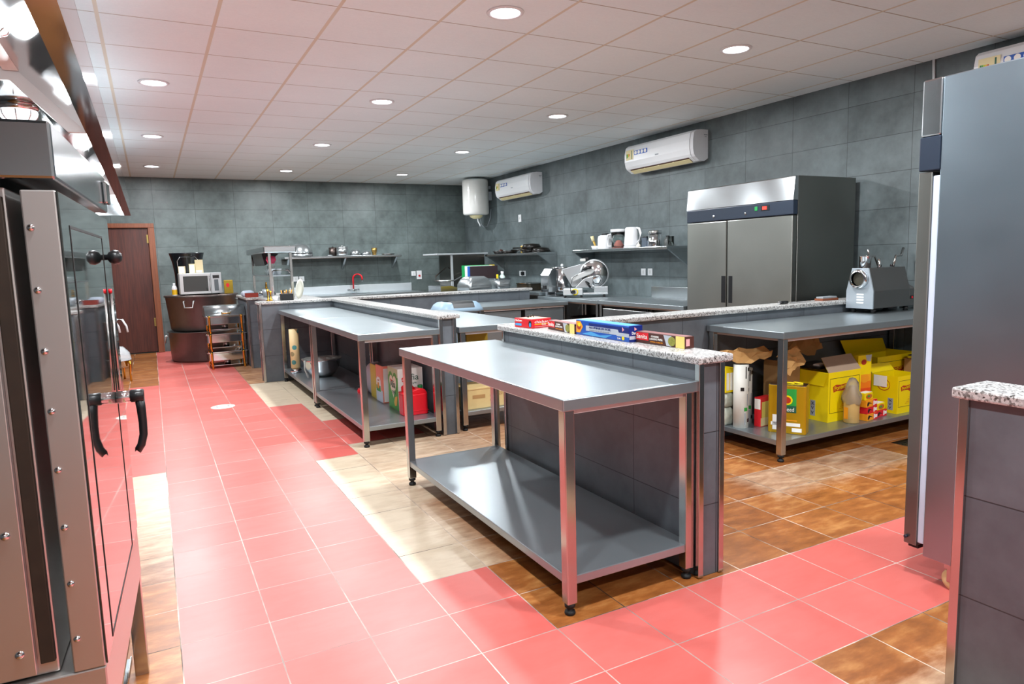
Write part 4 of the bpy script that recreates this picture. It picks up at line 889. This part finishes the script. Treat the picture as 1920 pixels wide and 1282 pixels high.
# potato peeler / urn
t = thing('potato_peeler', 'stainless cylinder peeler machine on the back corner table', 'peeler', (4.86, 7.86, .8005))
MB().box(-.13, .24, -.13, .14, .0, .06, STP, .006).build('base', t); MB().lathe([(.0, .061), (.15, .061), (.152, .08), (.152, .36), (.14, .37), (0, .37)], (.06, 0, 0), STP, 40).build('drum', t)
MB().prism([(-.22, .061), (-.095, .061), (-.095, .37), (-.16, .37), (-.22, .28)], 'y', -.1, .1, ST, bev=.004).build('motor_housing', t)
MB().lathe([(0, .371), (.155, .371), (.155, .385), (.05, .395), (0, .396)], (.06, 0, 0), STP, 40).build('lid', t); MB().lathe([(0, .3965), (.014, .3965), (.02, .41), (.012, .425), (0, .427)], (.06, 0, 0), WHT, 16).build('lid_knob', t)
MB().box(-.23, -.2205, -.04, .04, .1, .15, BLK, .003).build('switch_box', t); MB().tube([(-.2, -.12, .03), (-.15, -.2, .02), (-.05, -.22, .01), (.0, -.15, .02)], .005, BLK).build('power_cord', t)
# meat slicer
def slicer():
    t = thing('meat_slicer', 'grey metal meat slicer with round blade on the right wall table', 'slicer', (4.94, 7.36, .8005), -.6)
    M_ = P('cast_aluminium', '#b4b8ba', .35, .75)
    MB().box(-.27, -.02, -.14, .12, .03, .115, P('slicer_base', '#c6cacb', .35, .4), .01).build('base', t)
    for x, y in ((-.25, -.12), (-.04, -.12), (-.25, .1), (.25, .1), (.25, -.1)): MB().cyl((x, y, 0), .014, .0295, RUB).build('rubber_foot', t)
    MB().box(-.02, .3, -.1, .12, .03, .055, M_, .006).box(.12, .3, -.06, .12, .056, .13, M_, .006).build('carriage_rail', t)
    k = MB().cyl((-.14, -.141, .07), .028, -.022, BLK, 24, 'y').build('thickness_dial', t); MB().lathe([(.029, -.001), (.042, -.001), (.042, -.008), (.029, -.008)], (-.12, -.14, .072), YEL, 28, 'y').build('yellow_ring', k)
    MB().lathe([(0, -.012), (.165, -.012), (.175, -.004), (.175, .004), (.165, .012), (0, .012)], (.13, .03, .29), STP, 48, 'y').build('blade', t)
    MB().lathe([(.17, -.02), (.19, -.02), (.192, .02), (.17, .02)], (.13, .03, .29), M_, 48, 'y').build('blade_guard', t)
    MB().lathe([(.055, -.03), (.075, -.028), (.078, -.02), (.055, -.02)], (.16, .028, .21), M_, 6, 'y').build('blade_hub', t)
    MB().prism([(-.29, .36), (.12, .46), (.1, .25), (-.05, .13), (-.16, .13)], 'y', .05, .065, M_, bev=.004).build('gauge_plate', t)
    MB().prism([(-.15, .2), (.1, .3), (.14, .34), (.1, .37), (-.1, .29), (-.17, .25)], 'y', -.1, -.04, P('pusher_metal', '#d2d5d4', .3, .3), bev=.008).build('product_carriage', t)
    MB().prism([(-.12, .12), (.1, .12), (.12, .27), (.0, .24)], 'y', -.07, -.01, M_, bev=.006).build('carriage_arm', t)
    MB().tube([(.0, -.1, .35), (.03, -.13, .37), (.1, -.13, .38)], [.02, .02, .018], BLK, 12).build('pusher_handle', t)
    MB().tube([(.06, -.07, .17), (.02, -.11, .2), (.08, -.11, .12)], .012, BLK).build('lever', t)
    MB().box(-.05, .02, .0, .05, .455, .49, P('sharpener_cap', '#d8d9d4', .4), .006).box(-.02, .06, .01, .045, .47, .5, BLK, .006).build('sharpener', t)
    MB().tube([(-.17, -.14, .06), (-.18, -.16, .14), (-.14, -.13, .26), (-.08, -.1, .29)], .004, BLK).build('cable', t)
slicer()
t = thing('stock_pot', 'large dark pot under the meat slicer table', 'pot', (4.98, 7.25, .1405)); MB().lathe([(0, 0), (.26, 0), (.28, .02), (.28, .4), (.29, .41), (.275, .41), (.265, .03), (0, .02)], (0, 0, 0), P('dark_enamel', '#2b2320', .25, .5), 40).build('pot_body', t)
MB().tube([(-.15, -.237, .3), (-.16, -.27, .3), (-.07, -.3, .3), (-.07, -.271, .3)], .008, STL).build('handle', t)
# hood dishwasher
t = thing('dishwasher', 'hood-type dishwasher with steel lever in the far right corner', 'dishwasher', (4.46, 10.6, 0)); DW = steel('dishwasher_steel', '#7d7a74', .15, .25)
MB().box(0, .62, 0, .55, .1, .82, DW, .004).build('lower_cabinet', t); MB().box(0.002, .62, .002, .55, .825, 1.408, DW, .006).build('wash_hood', t)
for x in (.05, .57):
    for y in (.05, .5): MB().cyl((x, y, 0), .022, .0995, STL).build('leg', t)
MB().box(-.004, .03, -.006, .03, .826, 1.406, P('pale_steel', '', 0), .003).build('corner_post', t); MB().box(-.28, .66, -.06, .58, 1.409, 1.435, P('pale_steel', '#d9e0e4', .25, .5), .006).build('top_plate', t)
MB().tube([(.45, -.03, 1.2), (.3, -.12, 1.13), (-.06, -.25, .99), (-.28, -.2, .99), (-.33, -.1, .995), (-.25, .1, 1.06), (-.02, .2, 1.2)], .012, STP, 10).build('lift_lever', t)
t = thing('draining_table', 'pale steel draining table between sink and dishwasher', 'table', (4.32, 10.0, 0)); 
MB().prism([(-.3, .8), (.1, .8), (.1, .86), (-.12, .92), (-.3, .92)], 'y', .02, .56, ST, bev=.004).build('drain_top', t)
for x in (-.28, .07):
    for y in (.03, .52): MB().box(x, x+.03, y, y+.03, 0, .799, STL).build('leg', t)

# ------------------------------------------------------------------ kettle shelf
ZS = 1.4055
t = thing('soap_dish', 'small white bowl holding a brush on the kettle shelf', 'bowl', (5.2, 7.46, ZS)); MB().lathe([(0, 0), (.05, 0), (.065, .045), (.06, .045), (.045, .008), (0, .006)], (0, 0, 0), WHT, 28).build('bowl', t)
o = MB().tube([(0, 0, .01), (-.01, .04, .1)], .014, P('brush_wood', '#c9a24a', .5), 10).tube([(-.012, .045, .1), (-.02, .06, .165)], [.02, .024], CRM, 10).build('dish_brush', None, (5.2, 7.46, ZS+.007)); tag(o, 'pale wooden brush standing in the small white bowl', 'brush')
t = thing('blender_base', 'white jar-shaped blender base with black top left of the blender jug', 'appliance', (5.2, 7.25, ZS)); MB().lathe([(0, 0), (.1, 0), (.1, .01), (.098, .13), (.09, .165), (.06, .175), (0, .176)], (0, 0, 0), WHT, 32).build('body', t); MB().cyl((0, 0, .1765), .05, .02, BLK).build('top_coupling', t)  # base of the blender whose jug stands beside it
t = thing('blender_jug', 'clear blender jug with white lid and handle on the kettle shelf', 'jug', (5.2, 6.97, ZS))
MB().lathe([(0, 0), (.085, 0), (.09, .02), (.085, .12), (.095, .2), (.09, .2), (.08, .12), (.084, .02), (0, .012)], (0, 0, 0), GLASS, 28).build('jug', t); MB().lathe([(0, .2005), (.1, .2005), (.1, .235), (0, .24)], (0, 0, 0), WHT, 28).build('lid', t)
MB().tube([(-.04, .08, .18), (-.07, .13, .17), (-.075, .14, .1), (-.07, .13, .03), (-.04, .085, .03)], .012, WHT).build('handle', t); MB().lathe([(0, .013), (.07, .013), (.06, .03), (.03, .09), (0, .1)], (0, 0, 0), P('pink_powder', '#e08a80', .6), 20).build('pink_contents', t)
t = thing('electric_kettle', 'white electric kettle on the wall shelf beside the double fridge', 'kettle', (5.2, 6.71, ZS))
MB().lathe([(0, 0), (.095, 0), (.098, .018), (0, .02)], (0, 0, 0), WHT, 32).build('base', t); MB().lathe([(0, .0205), (.09, .0205), (.092, .04), (.082, .14), (.076, .235), (.06, .248), (0, .25)], (0, 0, 0), WHT, 32).build('jug', t)
MB().tube([(.02, -.075, .235), (.02, -.125, .225), (.02, -.145, .17), (.02, -.135, .09), (.01, -.085, .045)], .014, WHT, 12).build('handle', t); MB().box(-.0785, -.075, -.01, .01, .06, .19, GYP).build('water_gauge', t)
for x, y, s, nm, m in ((5.25, 6.48, .09, 'small dark blue box behind the kettle handle', P('slate_box', '#4b5662', .5)), (5.22, 6.38, .06, 'smaller dark blue box left of the steel canister', P('slate_box2', '#57616c', .5))):
    t = thing('spice_box', nm, 'box', (x, y, ZS)); MB().box(-s/2, s/2, -s/2, s/2, 0, s*1.25, m, .003).build('tin_body', t); MB().box(-s/2-.001, s/2+.001, -s/2-.001, s/2+.001, s*1.25+.0005, s*1.25+.012, BLK, .002).build('lid', t)
t = thing('garlic_bulb', 'white garlic bulb on the shelf beside the kettle', 'garlic', (5.13, 6.49, ZS)); MB().lathe([(0, 0), (.018, 0), (.028, .015), (.022, .032), (.006, .045), (.004, .06), (0, .061)], (0, 0, 0), P('garlic_skin', '#e8e2d4', .6), 20).build('bulb', t)
t = thing('steel_canister', 'round stainless canister with lid on the kettle shelf', 'canister', (5.18, 6.25, ZS)); MB().lathe([(0, 0), (.072, 0), (.075, .005), (.075, .15), (0, .15)], (0, 0, 0), STP, 36).build('canister', t); MB().lathe([(0, .1505), (.078, .1505), (.08, .16), (.076, .185), (0, .19)], (0, 0, 0), STP, 36).build('lid', t)
bottle('glass_cup', 'dark cup right of the steel canister', 5.24, 6.1, ZS, .045, .12, P('smoked_cup', '#4c4f4e', .3), BLK, 'cup', 'lid')
t = thing('drinking_glass', 'clear drinking glass at the fridge end of the kettle shelf', 'glass', (5.2, 6.0, ZS)); MB().lathe([(0, 0), (.032, 0), (.036, .11), (.033, .11), (.029, .006), (0, .005)], (0, 0, 0), GLASS, 24).build('tumbler', t)
# frying pan shelf
ZP = 1.4005
def pan(label, x, y, z, r, hh, hd, rz, up=True, hl=.24):
    t = thing('frying_pan', label, 'pan', (x, y, z), rz, 'black frying pans on the wall shelf')
    pr = [(0, 0), (r*.75, 0), (r, hh), (r*.97, hh), (r*.73, .006), (0, .006)] if up else [(r*.97, 0), (r, 0), (r*.78, hh), (0, hh+.01), (0, hh+.004), (r*.76, hh-.004)]
    MB().lathe(pr, (0, 0, 0), PANB, 36).build('pan_body', t); z0 = hh*.7 if up else hh*.3
    if hl: MB().tube([(r*.97, 0, z0), (r+.06, 0, z0+hd*.3), (r+hl, 0, z0+hd)], [.008, .011, .013], PANB, 10).build('handle', t)
    return t
pan('large black frying pan upside down on top of the pan shelf', 5.27, 9.3, ZP+.062, .16, .07, .0, 1.7, False, .33)
pan('flat black frying pan under the upside-down pan', 5.27, 9.35, ZP, .155, .06, .01, 1.9, True)
pan('round black pan at the right end of the pan shelf', 5.27, 8.94+.07, ZP, .15, .065, 0, 0, False, 0)
pan('small black frying pan at the left end of the pan shelf', 5.26, 10.33, ZP, .14, .05, .01, 1.4, True, .2)
pan('black frying pan second from the left on the pan shelf', 5.27, 10.03, ZP, .14, .05, .02, -1.5, True, .2)
o = MB().lathe([(0, 0), (.03, .0), (.04, .03), (.035, .06), (0, .075)], (0, 0, 0), P('brown_knob', '#4a2a22', .4), 20).build('wooden_pestle', None, (5.26, 10.33, ZP+.0065)); tag(o, 'dark brown rounded lid knob in the small pan', 'knob')
for dy, nm in ((0, 'gold coloured tin behind the second pan, left one'), (-.13, 'gold coloured tin behind the second pan, right one')):
    t = thing('spice_tin', nm, 'tin', (5.40, 9.81+dy*.7, ZP), 0, 'gold tins on the pan shelf'); MB().cyl((0, 0, 0), .04, .12, P('brassy_tin', '#b79a52', .35, .4)).build('tin_body', t); MB().cyl((0, 0, .1205), .041, .012, STL).build('lid', t)
# mixing bowl shelf on the back wall
ZB = 1.4505
t = thing('nested_bowls', 'large upturned steel bowls nested at the left of the back shelf', 'bowl', (2.29, 11.99, ZB))
MB().lathe([(.2, 0), (.205, .045), (.2, .05), (0, .05)], (0, 0, 0), STB, 40).build('lower_bowl', t); MB().lathe([(.2, .0505), (.195, .06), (.2, .065)], (0, 0, 0), BLK, 40).build('dark_rim', t); MB().lathe([(.198, .0655), (.19, .11), (.15, .18), (.08, .22), (0, .23)], (0, 0, 0), STB, 40).build('upper_bowl', t)
def small(name, label, x, y, prof, m, cat, z=ZB):
    t = thing(name, label, cat, (x, y, z)); MB().lathe(prof, (0, 0, 0), m, 32).build('body', t); return t
t = small('saucepan_lid', 'low steel lid on the back shelf right of the big bowls', 2.77, 11.96, [(0, 0), (.06, 0), (.055, .02), (.0, .03)], STB, 'lid'); MB().cyl((0, 0, .0305), .01, .012, BLK).build('knob', t)
t = small('steel_canister', 'ribbed steel canister on the back shelf', 2.99, 11.96, [(0, 0), (.095, 0), (.1, .01), (.1, .03), (.095, .035), (.1, .04), (.1, .12), (.094, .125), (.1, .13), (.095, .16), (0, .165)], STB, 'canister'); MB().cyl((0, 0, .1655), .02, .01, STL).build('knob', t)
t = small('dark_canister', 'dark steel canister beside the ribbed one on the back shelf', 2.86, 12.09, [(0, 0), (.07, 0), (.07, .15), (0, .155)], STD, 'canister'); MB().cyl((0, 0, .1555), .015, .01, BLK).build('knob', t)
small('steel_bowl', 'upturned steel bowl right of the ribbed canister', 3.22, 11.97, [(.09, 0), (.095, .005), (.09, .06), (.06, .1), (0, .115)], STB, 'bowl')
small('steel_bowl', 'smaller upturned steel bowl left of the brass cup', 3.41, 11.97, [(.085, 0), (.09, .005), (.08, .05), (.05, .075), (0, .085)], STB, 'bowl')
small('brass_cup', 'brass coloured cup at the right of the back shelf', 3.57, 11.99, [(0, 0), (.04, 0), (.035, .03), (.05, .08), (.05, .13), (.045, .13), (.04, .05), (0, .04)], P('brass_metal', '#a98a4e', .25, .8), 'cup')
small('flat_plate', 'flat grey plate lying at the right end of the back shelf', 3.82, 11.98, [(0, 0), (.1, 0), (.13, .02), (.125, .022), (.095, .006), (0, .006)], STL, 'plate')

# ------------------------------------------------------------------ heated pass on the counter by the pots
ZK = .9175
t = thing('heated_pass', 'steel heated pass shelf with posts on the tiled counter', 'serving shelf', (1.235, 8.42, ZK)); W, D = .27, 1.5
for x in (0, W-.03):
    for y in (0, D-.03): MB().box(x, x+.03, y, y+.03, 0, .545, STL, .002).build('post', t)
MB().box(-.05, W+.05, -.03, D+.06, .546, .625, ST, .012).build('canopy', t); MB().prism([(.03, .4), (.11, .46), (.2, .545), (.0, .545)], 'y', .5, 1.4, BLK).build('lamp_housing', t)
MB().box(.0, W, .031, D-.031, .27, .285, STS, .002).build('glass_shelf', t)
g = MB()
for a in ((.0, .004, .1, D-.1), (W-.004, W, .1, D-.1)): g.box(a[0], a[1], a[2], a[3], .286, .4, GLASS)
g.build('glass_guard', t); MB().tube([(.03, .0, .02), (.031, .015, .31), (.05, .015, .34), (W-.05, .015, .34), (W-.031, .015, .31)], .009, STP).build('front_rail', t)
for k, (x, y) in enumerate(((.08, .3), (.16, .3), (.09, .55), (.17, .55), (.1, .8), (.18, .8))):
    o = MB().lathe([(0, 0), (.026, 0), (.034, .075), (.031, .075), (.024, .006), (0, .005)], (0, 0, 0), P('milky_glass', '#dfe8ee', .1, trans=.5), 18).build('small_glass', None, (1.235+x, 8.42+y, ZK+.2855))
    tag(o, ('small clear glass on the heated pass shelf, %s' % ('front pair, left', 'front pair, right', 'middle pair, left', 'middle pair, right', 'rear pair, left', 'rear pair, right')[k]), 'glass', 'glasses on the heated pass')
b = MB().lathe([(0, .0), (.035, .01), (.055, .05), (.04, .09), (0, .1)], (0, 0, 0), P('pink_mesh', '#d4456a', .6, bump=.6), 14)
for qv in b.bm.verts: qv.co += Vector((random.uniform(-1, 1), random.uniform(-1, 1), random.uniform(-.3, .3)))*.01
o = b.build('mesh_scrubber', None, (1.31, 8.72, 1.335)); b = None
MB().tube([(0, 0, .095), (0, 0, .128)], .003, PINK).build('hanging_loop', o); tag(o, 'pink mesh scrubber hanging under the heated pass', 'scrubber')
t = thing('cutlery_caddy', 'black caddy of small items on the granite cap by the heated pass', 'caddy', (1.30, 8.17, ZK)); MB().box(0, .14, -.05, .04, 0, .075, BLK, .004).build('caddy_box', t)
for k in range(7): MB().tube([(.02+.016*k, -.02+.02*(k % 2), .07), (.01+.02*k, -.02+.02*(k % 3), .115)], .006, (ORG, BLK, GOLD)[k % 3]).build('utensil', t)
t = thing('display_plate', 'white patterned plate standing upright beside the heated pass post', 'plate', (1.545, 8.36, ZK)); M_ = Matrix.Translation((0, 0, .118)) @ Matrix.Rotation(-.58, 4, 'Z') @ Matrix.Rotation(.12, 4, 'Y')
MB().lathe([(0, -.004), (.07, -.004), (.115, .012), (.117, .015), (.07, .003), (0, .002)], (0, 0, 0), P('white_ceramic', '#ecebdc', .2, var=.03), 36, 'x', M_).build('plate_disc', t); MB().lathe([(0, -.0048), (.04, -.0048)], (0, 0, 0), P('pale_yellow_glaze', '#e3d77e', .3), 20, 'x', M_).build('yellow_motif', t)
small('white_cup', 'small white cup on the granite cap by the black caddy', 1.24, 8.13, [(0, 0), (.025, 0), (.034, .05), (.03, .05), (.02, .008), (0, .006)], WHT, 'cup', ZK)
for k, (dx, s) in enumerate(((0, 1), (.035, .85))):
    t = thing('gold_stand', ('tall gold candle stand at the left end of the granite cap', 'shorter gold candle stand beside the tall one')[k], 'candle stand', (1.165+dx, 8.16+.04*k, ZK), 0, 'gold candle stands'); MB().lathe([(0, 0), (.022, 0), (.02, .01), (.008, .02), (.012, .05*s), (.007, .06*s), (.012, .1*s), (.016, .13*s), (0, .14*s)], (0, 0, 0), GOLD, 20).build('stem', t)
t = carton('red_box', 'dark red box at the front corner of the tiled counter', 1.07, 9.36, ZK, .15, .13, .055, 0, P('brick_red_card', '#8a2c20', .5)); patch(t, 'dark_top', (.01, .01, .0552), (1, 0, 0), (0, 1, 0), .13, .11, BKP)
bag('plastic_bag', 'pale blue plastic bag behind the red box on the tiled counter', 1.13, 9.7, ZK, .15, .2, .08, P('pale_blue_film', '#c9d4e4', .3, trans=.2))
t = thing('steel_bucket', 'small steel bucket at the corner of the tiled counter', 'bucket', (1.31, 9.2, ZK)); MB().lathe([(0, 0), (.05, 0), (.065, .1), (.06, .1), (.046, .008), (0, .006)], (0, 0, 0), P('grey_zinc', '#9aa2a8', .4, .4), 28).build('pail', t)
t = thing('chafing_lid', 'round polished chafing dish lid with gold knob on the tiled counter', 'cloche', (1.38, 9.75, ZK)); MB().lathe([(.12, 0), (.125, .01), (.1, .05), (.05, .08), (0, .09)], (0, 0, 0), STP, 32).build('dome', t)  # loose lid of a chafing dish
MB().lathe([(0, .0905), (.012, .0905), (.02, .11), (.01, .125), (.018, .14), (.008, .155), (.012, .175), (0, .18)], (0, 0, 0), GOLD, 20).build('gold_knob', t)

# ------------------------------------------------------------------ stock pots by the door with microwave on top
def stockpot(label, x, y, z, r0, r1, hh, m, hs):
    t = thing('stock_pot', label, 'pot', (x, y, z), 0, 'big blackened stock pots')
    MB().lathe([(0, 0), (r0-.03, 0), (r0, .03), (r1, hh-.012), (r1+.018, hh-.006), (r1+.016, hh), (r1-.01, hh), (r0-.02, .04), (0, .02)], (0, 0, 0), m, 64).build('pot_body', t)
    for a in hs:
        M_ = Matrix.Rotation(a, 4, 'Z'); rr = r1+.004
        MB().tube([(rr, -.065, hh-.06), (rr+.035, -.065, hh-.065), (rr+.045, -.055, hh-.15), (rr+.045, .055, hh-.15), (rr+.035, .065, hh-.065), (rr, .065, hh-.06)], .011, P('cast_handle', '#c4c4c2', .3, .7), 10, M_).build('handle', t)
    return t
stockpot('lower blackened stock pot standing on the floor by the door', .62, 10.83, 0, .44, .455, .428, POT, (PI, -.6))
stockpot('upper wide blackened stock pot stacked on the lower one', .635, 10.83, .4285, .43, .475, .495, POT, (-1.97, -.35, 1.5))
t = thing('pot_lid', 'flat steel lid covering the upper stock pot', 'lid', (.635, 10.83, .924)); MB().lathe([(0, 0), (.49, 0), (.492, .006), (.485, .012), (0, .014)], (0, 0, 0), STD, 64).build('lid_disc', t)
ZL = .9385
t = thing('microwave_oven', 'silver microwave oven on top of the stacked stock pots', 'microwave', (.35, 10.55, ZL)); MB().box(0, .545, .0, .4, .012, .305, P('silver_paint', '#b9bdbe', .35, .5), .006).build('cabinet', t)
MB().box(.005, .4, -.022, -.001, .016, .3, P('door_silver', '#c6caca', .3, .5), .004).build('door', t); MB().box(.05, .365, -.024, -.0221, .05, .265, GLD, .001).build('door_window', t)
MB().box(.405, .54, -.018, -.001, .016, .3, P('panel_silver', '#b2b6b8', .35, .5), .003).build('control_panel', t); MB().box(.43, .515, -.0195, -.0181, .225, .27, BLK).build('display', t); MB().box(.445, .5, -.0195, -.0181, .05, .21, P('keypad', '#565c60', .5)).build('keypad', t)
MB().tube([(.385, -.024, .05), (.385, -.04, .07), (.385, -.04, .25), (.385, -.024, .27)], .007, STP).build('door_handle', t)
for x in (.05, .5):
    for y in (.05, .35): MB().cyl((x, y, 0), .014, .0115, RUB, 12).build('foot', t)
t = thing('black_tub', 'tall black flared tub behind the microwave', 'tub', (.5, 11.2, ZL)); MB().lathe([(0, 0), (.17, 0), (.175, .03), (.18, .3), (.2, .46), (.232, .58), (.238, .6), (.228, .6), (.19, .45), (.165, .03), (0, .02)], (0, 0, 0), P('gloss_black', '#15171b', .2), 40).build('tub_body', t)
MB().tube([(-.13, -.2, .3), (-.14, -.215, .48), (-.1, -.225, .54), (.1, -.225, .54), (.14, -.215, .48), (.16, -.2, .3)], .006, STP).build('wire_handle', t)
for x, y, w_, h_, nm in ((.335, 10.62, .09, .1, 'small white box at the left on the microwave'), (.475, 10.62, .075, .13, 'white box in the middle on the microwave'), (.555, 10.64, .1, .185, 'tall cream box at the right on the microwave')):
    t = carton('small_carton', nm, x+.02, y, ZL+.3055, w_, .09, h_, 0, P('ivory_card', '#d9caa0', .5) if w_ != .075 else CRM, group='cartons on the microwave'); patch(t, 'white_front', (.004, 0, .004), (1, 0, 0), vv, w_*.8, h_*.9 if w_ < .095 else h_*.2, WPR)
t = bottle('spray_bottle', 'white bottle with yellow label left of the microwave', .285, 10.62, ZL, .034, .175, WHT, WHT); MB().lathe([(.0345, .015), (.0345, .085)], (0, 0, 0), P('amber_label', '#e3b21c', .4), 20).build('yellow_label', t)
t = thing('tea_packet', 'gold packet with red emblem right of the microwave', 'packet', (.925, 10.62, ZL), -.15); MB().box(0, .12, 0, .06, 0, .19, P('olive_gold', '#a58a2c', .35, .4), .006).build('packet_body', t); patch(t, 'red_emblem', (.03, 0, .09), (1, 0, 0), vv, .045, .06, REDC, .0008, CIRC)
# chafing dishes
def chafer(label, z, lid):
    t = thing('chafing_dish', label, 'chafing dish', (.6, 9.58, z), .03, 'stacked chafing dishes with gold legs'); W, D = .45, .32; Hh = .235
    for x in (.03, W-.03):
        for y in (-.012, D+.012): MB().tube([(x, y, 0), (x-.004, y, .08), (x-.004, y, .2), (x-.008, y-.004, Hh-.012)], [.012, .014, .015, .017], GOLD, 12).build('leg', t)
    MB().prism(rrect(-.012, W+.012, 0, D, .02), 'z', .105, .205, STP, bev=.005).build('water_pan', t); MB().prism(rrect(-.03, W+.03, -.008, D+.008, .03), 'z', .2055, .222, STP, bev=.004).build('rim', t)
    MB().box(.02, W-.02, .02, D-.02, .035, .045, STP, .003).build('burner_shelf', t); MB().lathe([(0, .0455), (.04, .0455), (.04, .1), (0, .1)], (W/2, D/2, 0), STL, 20).build('burner', t)
    if lid:
        out = [(.0, .223)]+[(D/2-D/2*math.cos(PI*k/14), .223+.13*math.sin(PI*k/14)) for k in range(15)]
        b_ = MB().prism(out, 'x', -.02, W+.02, STB)
        for f_ in b_.bm.faces: f_.smooth = len(f_.verts) == 4 and abs(f_.normal.x) < .5
        b_.build('roll_top_lid', t); MB().tube([(W*.4, -.004, .26), (W*.42, -.03, .25), (W*.62, -.03, .25), (W*.64, -.004, .26)], .008, GOLD).build('lid_handle', t)
    return t
chafer('bottom chafing dish of the stack in front of the stock pots', 0, False)
chafer('middle chafing dish of the stack in front of the stock pots', .2352, False)
chafer('top chafing dish with closed roll-top lid on the stack', .4704, True)
# left of the aisle by the door
t = thing('chafing_dish', 'round chafing dish with clear dome and gold legs by the oven', 'chafing dish', (-.46, 9.3, 0))
for a in (0, 1.57, 3.14, 4.71):
    x, y = .18*math.cos(a-.5), .18*math.sin(a-.5); MB().tube([(x, y, .24), (x*1.06, y*1.06, .2), (x, y, .1), (x*1.02, y*1.02, 0)], [.018, .014, .011, .012], GOLD, 10).build('leg', t)
MB().lathe([(0, .17), (.14, .17), (.17, .19), (.175, .25), (.19, .255), (.165, .255), (.16, .2), (0, .18)], (0, 0, 0), STP, 40).build('pan', t); MB().lathe([(.185, .2555), (.17, .34), (.11, .41), (0, .43), (0, .425), (.105, .405), (.164, .338), (.18, .2555)], (0, 0, 0), P('dome_glass', '#eef4f6', .04, alpha=.28, var=.01), 32).build('glass_dome', t)
t = thing('folding_trolley', 'grey folding trolley with two curved white handles beside the door', 'trolley', (-.62, 10.3, 0)); 
for x in (0, .09): MB().tube([(x, 0, .05), (x+.04, 0, .45), (x+.06, 0, .62), (x+.1, 0, .68), (x+.16, 0, .67), (x+.2, 0, .58), (x+.21, 0, .5)], .013, WHT, 10).build('curved_handle', t)
MB().box(-.05, .18, -.02, .02, .03, .5, GRYP, .01).build('frame_panel', t); MB().box(-.05, .18, -.15, .15, .05, .075, GRYP, .006).build('platform', t)
for y in (-.12, .12): MB().cyl((-.03, y, .03), .03, .02, RUB, 20, 'y').build('wheel', t)
# floor drains
t = thing('floor_drain', 'round white drain cover in the red aisle', 'drain', (.51, 6.92, 0)); MB().lathe([(0, .003), (.1, .003), (.108, .001)], (0, 0, 0), P('drain_white', '#e8e0d4', .4), 32).build('cover', t); MB().lathe([(.05, .0045), (.06, .0045)], (0, 0, 0), GYP, 24).build('ring', t)
t = thing('floor_drain', 'steel slotted drain in the brown tiles near the single fridge', 'drain', (4.35, 2.62, 0)); MB().box(0, .18, 0, .18, 0, .003, STL).build('grate', t)
for k in range(5): MB().box(.02, .16, .025+.028*k, .037+.028*k, .0032, .0042, BLK).build('slot', t)
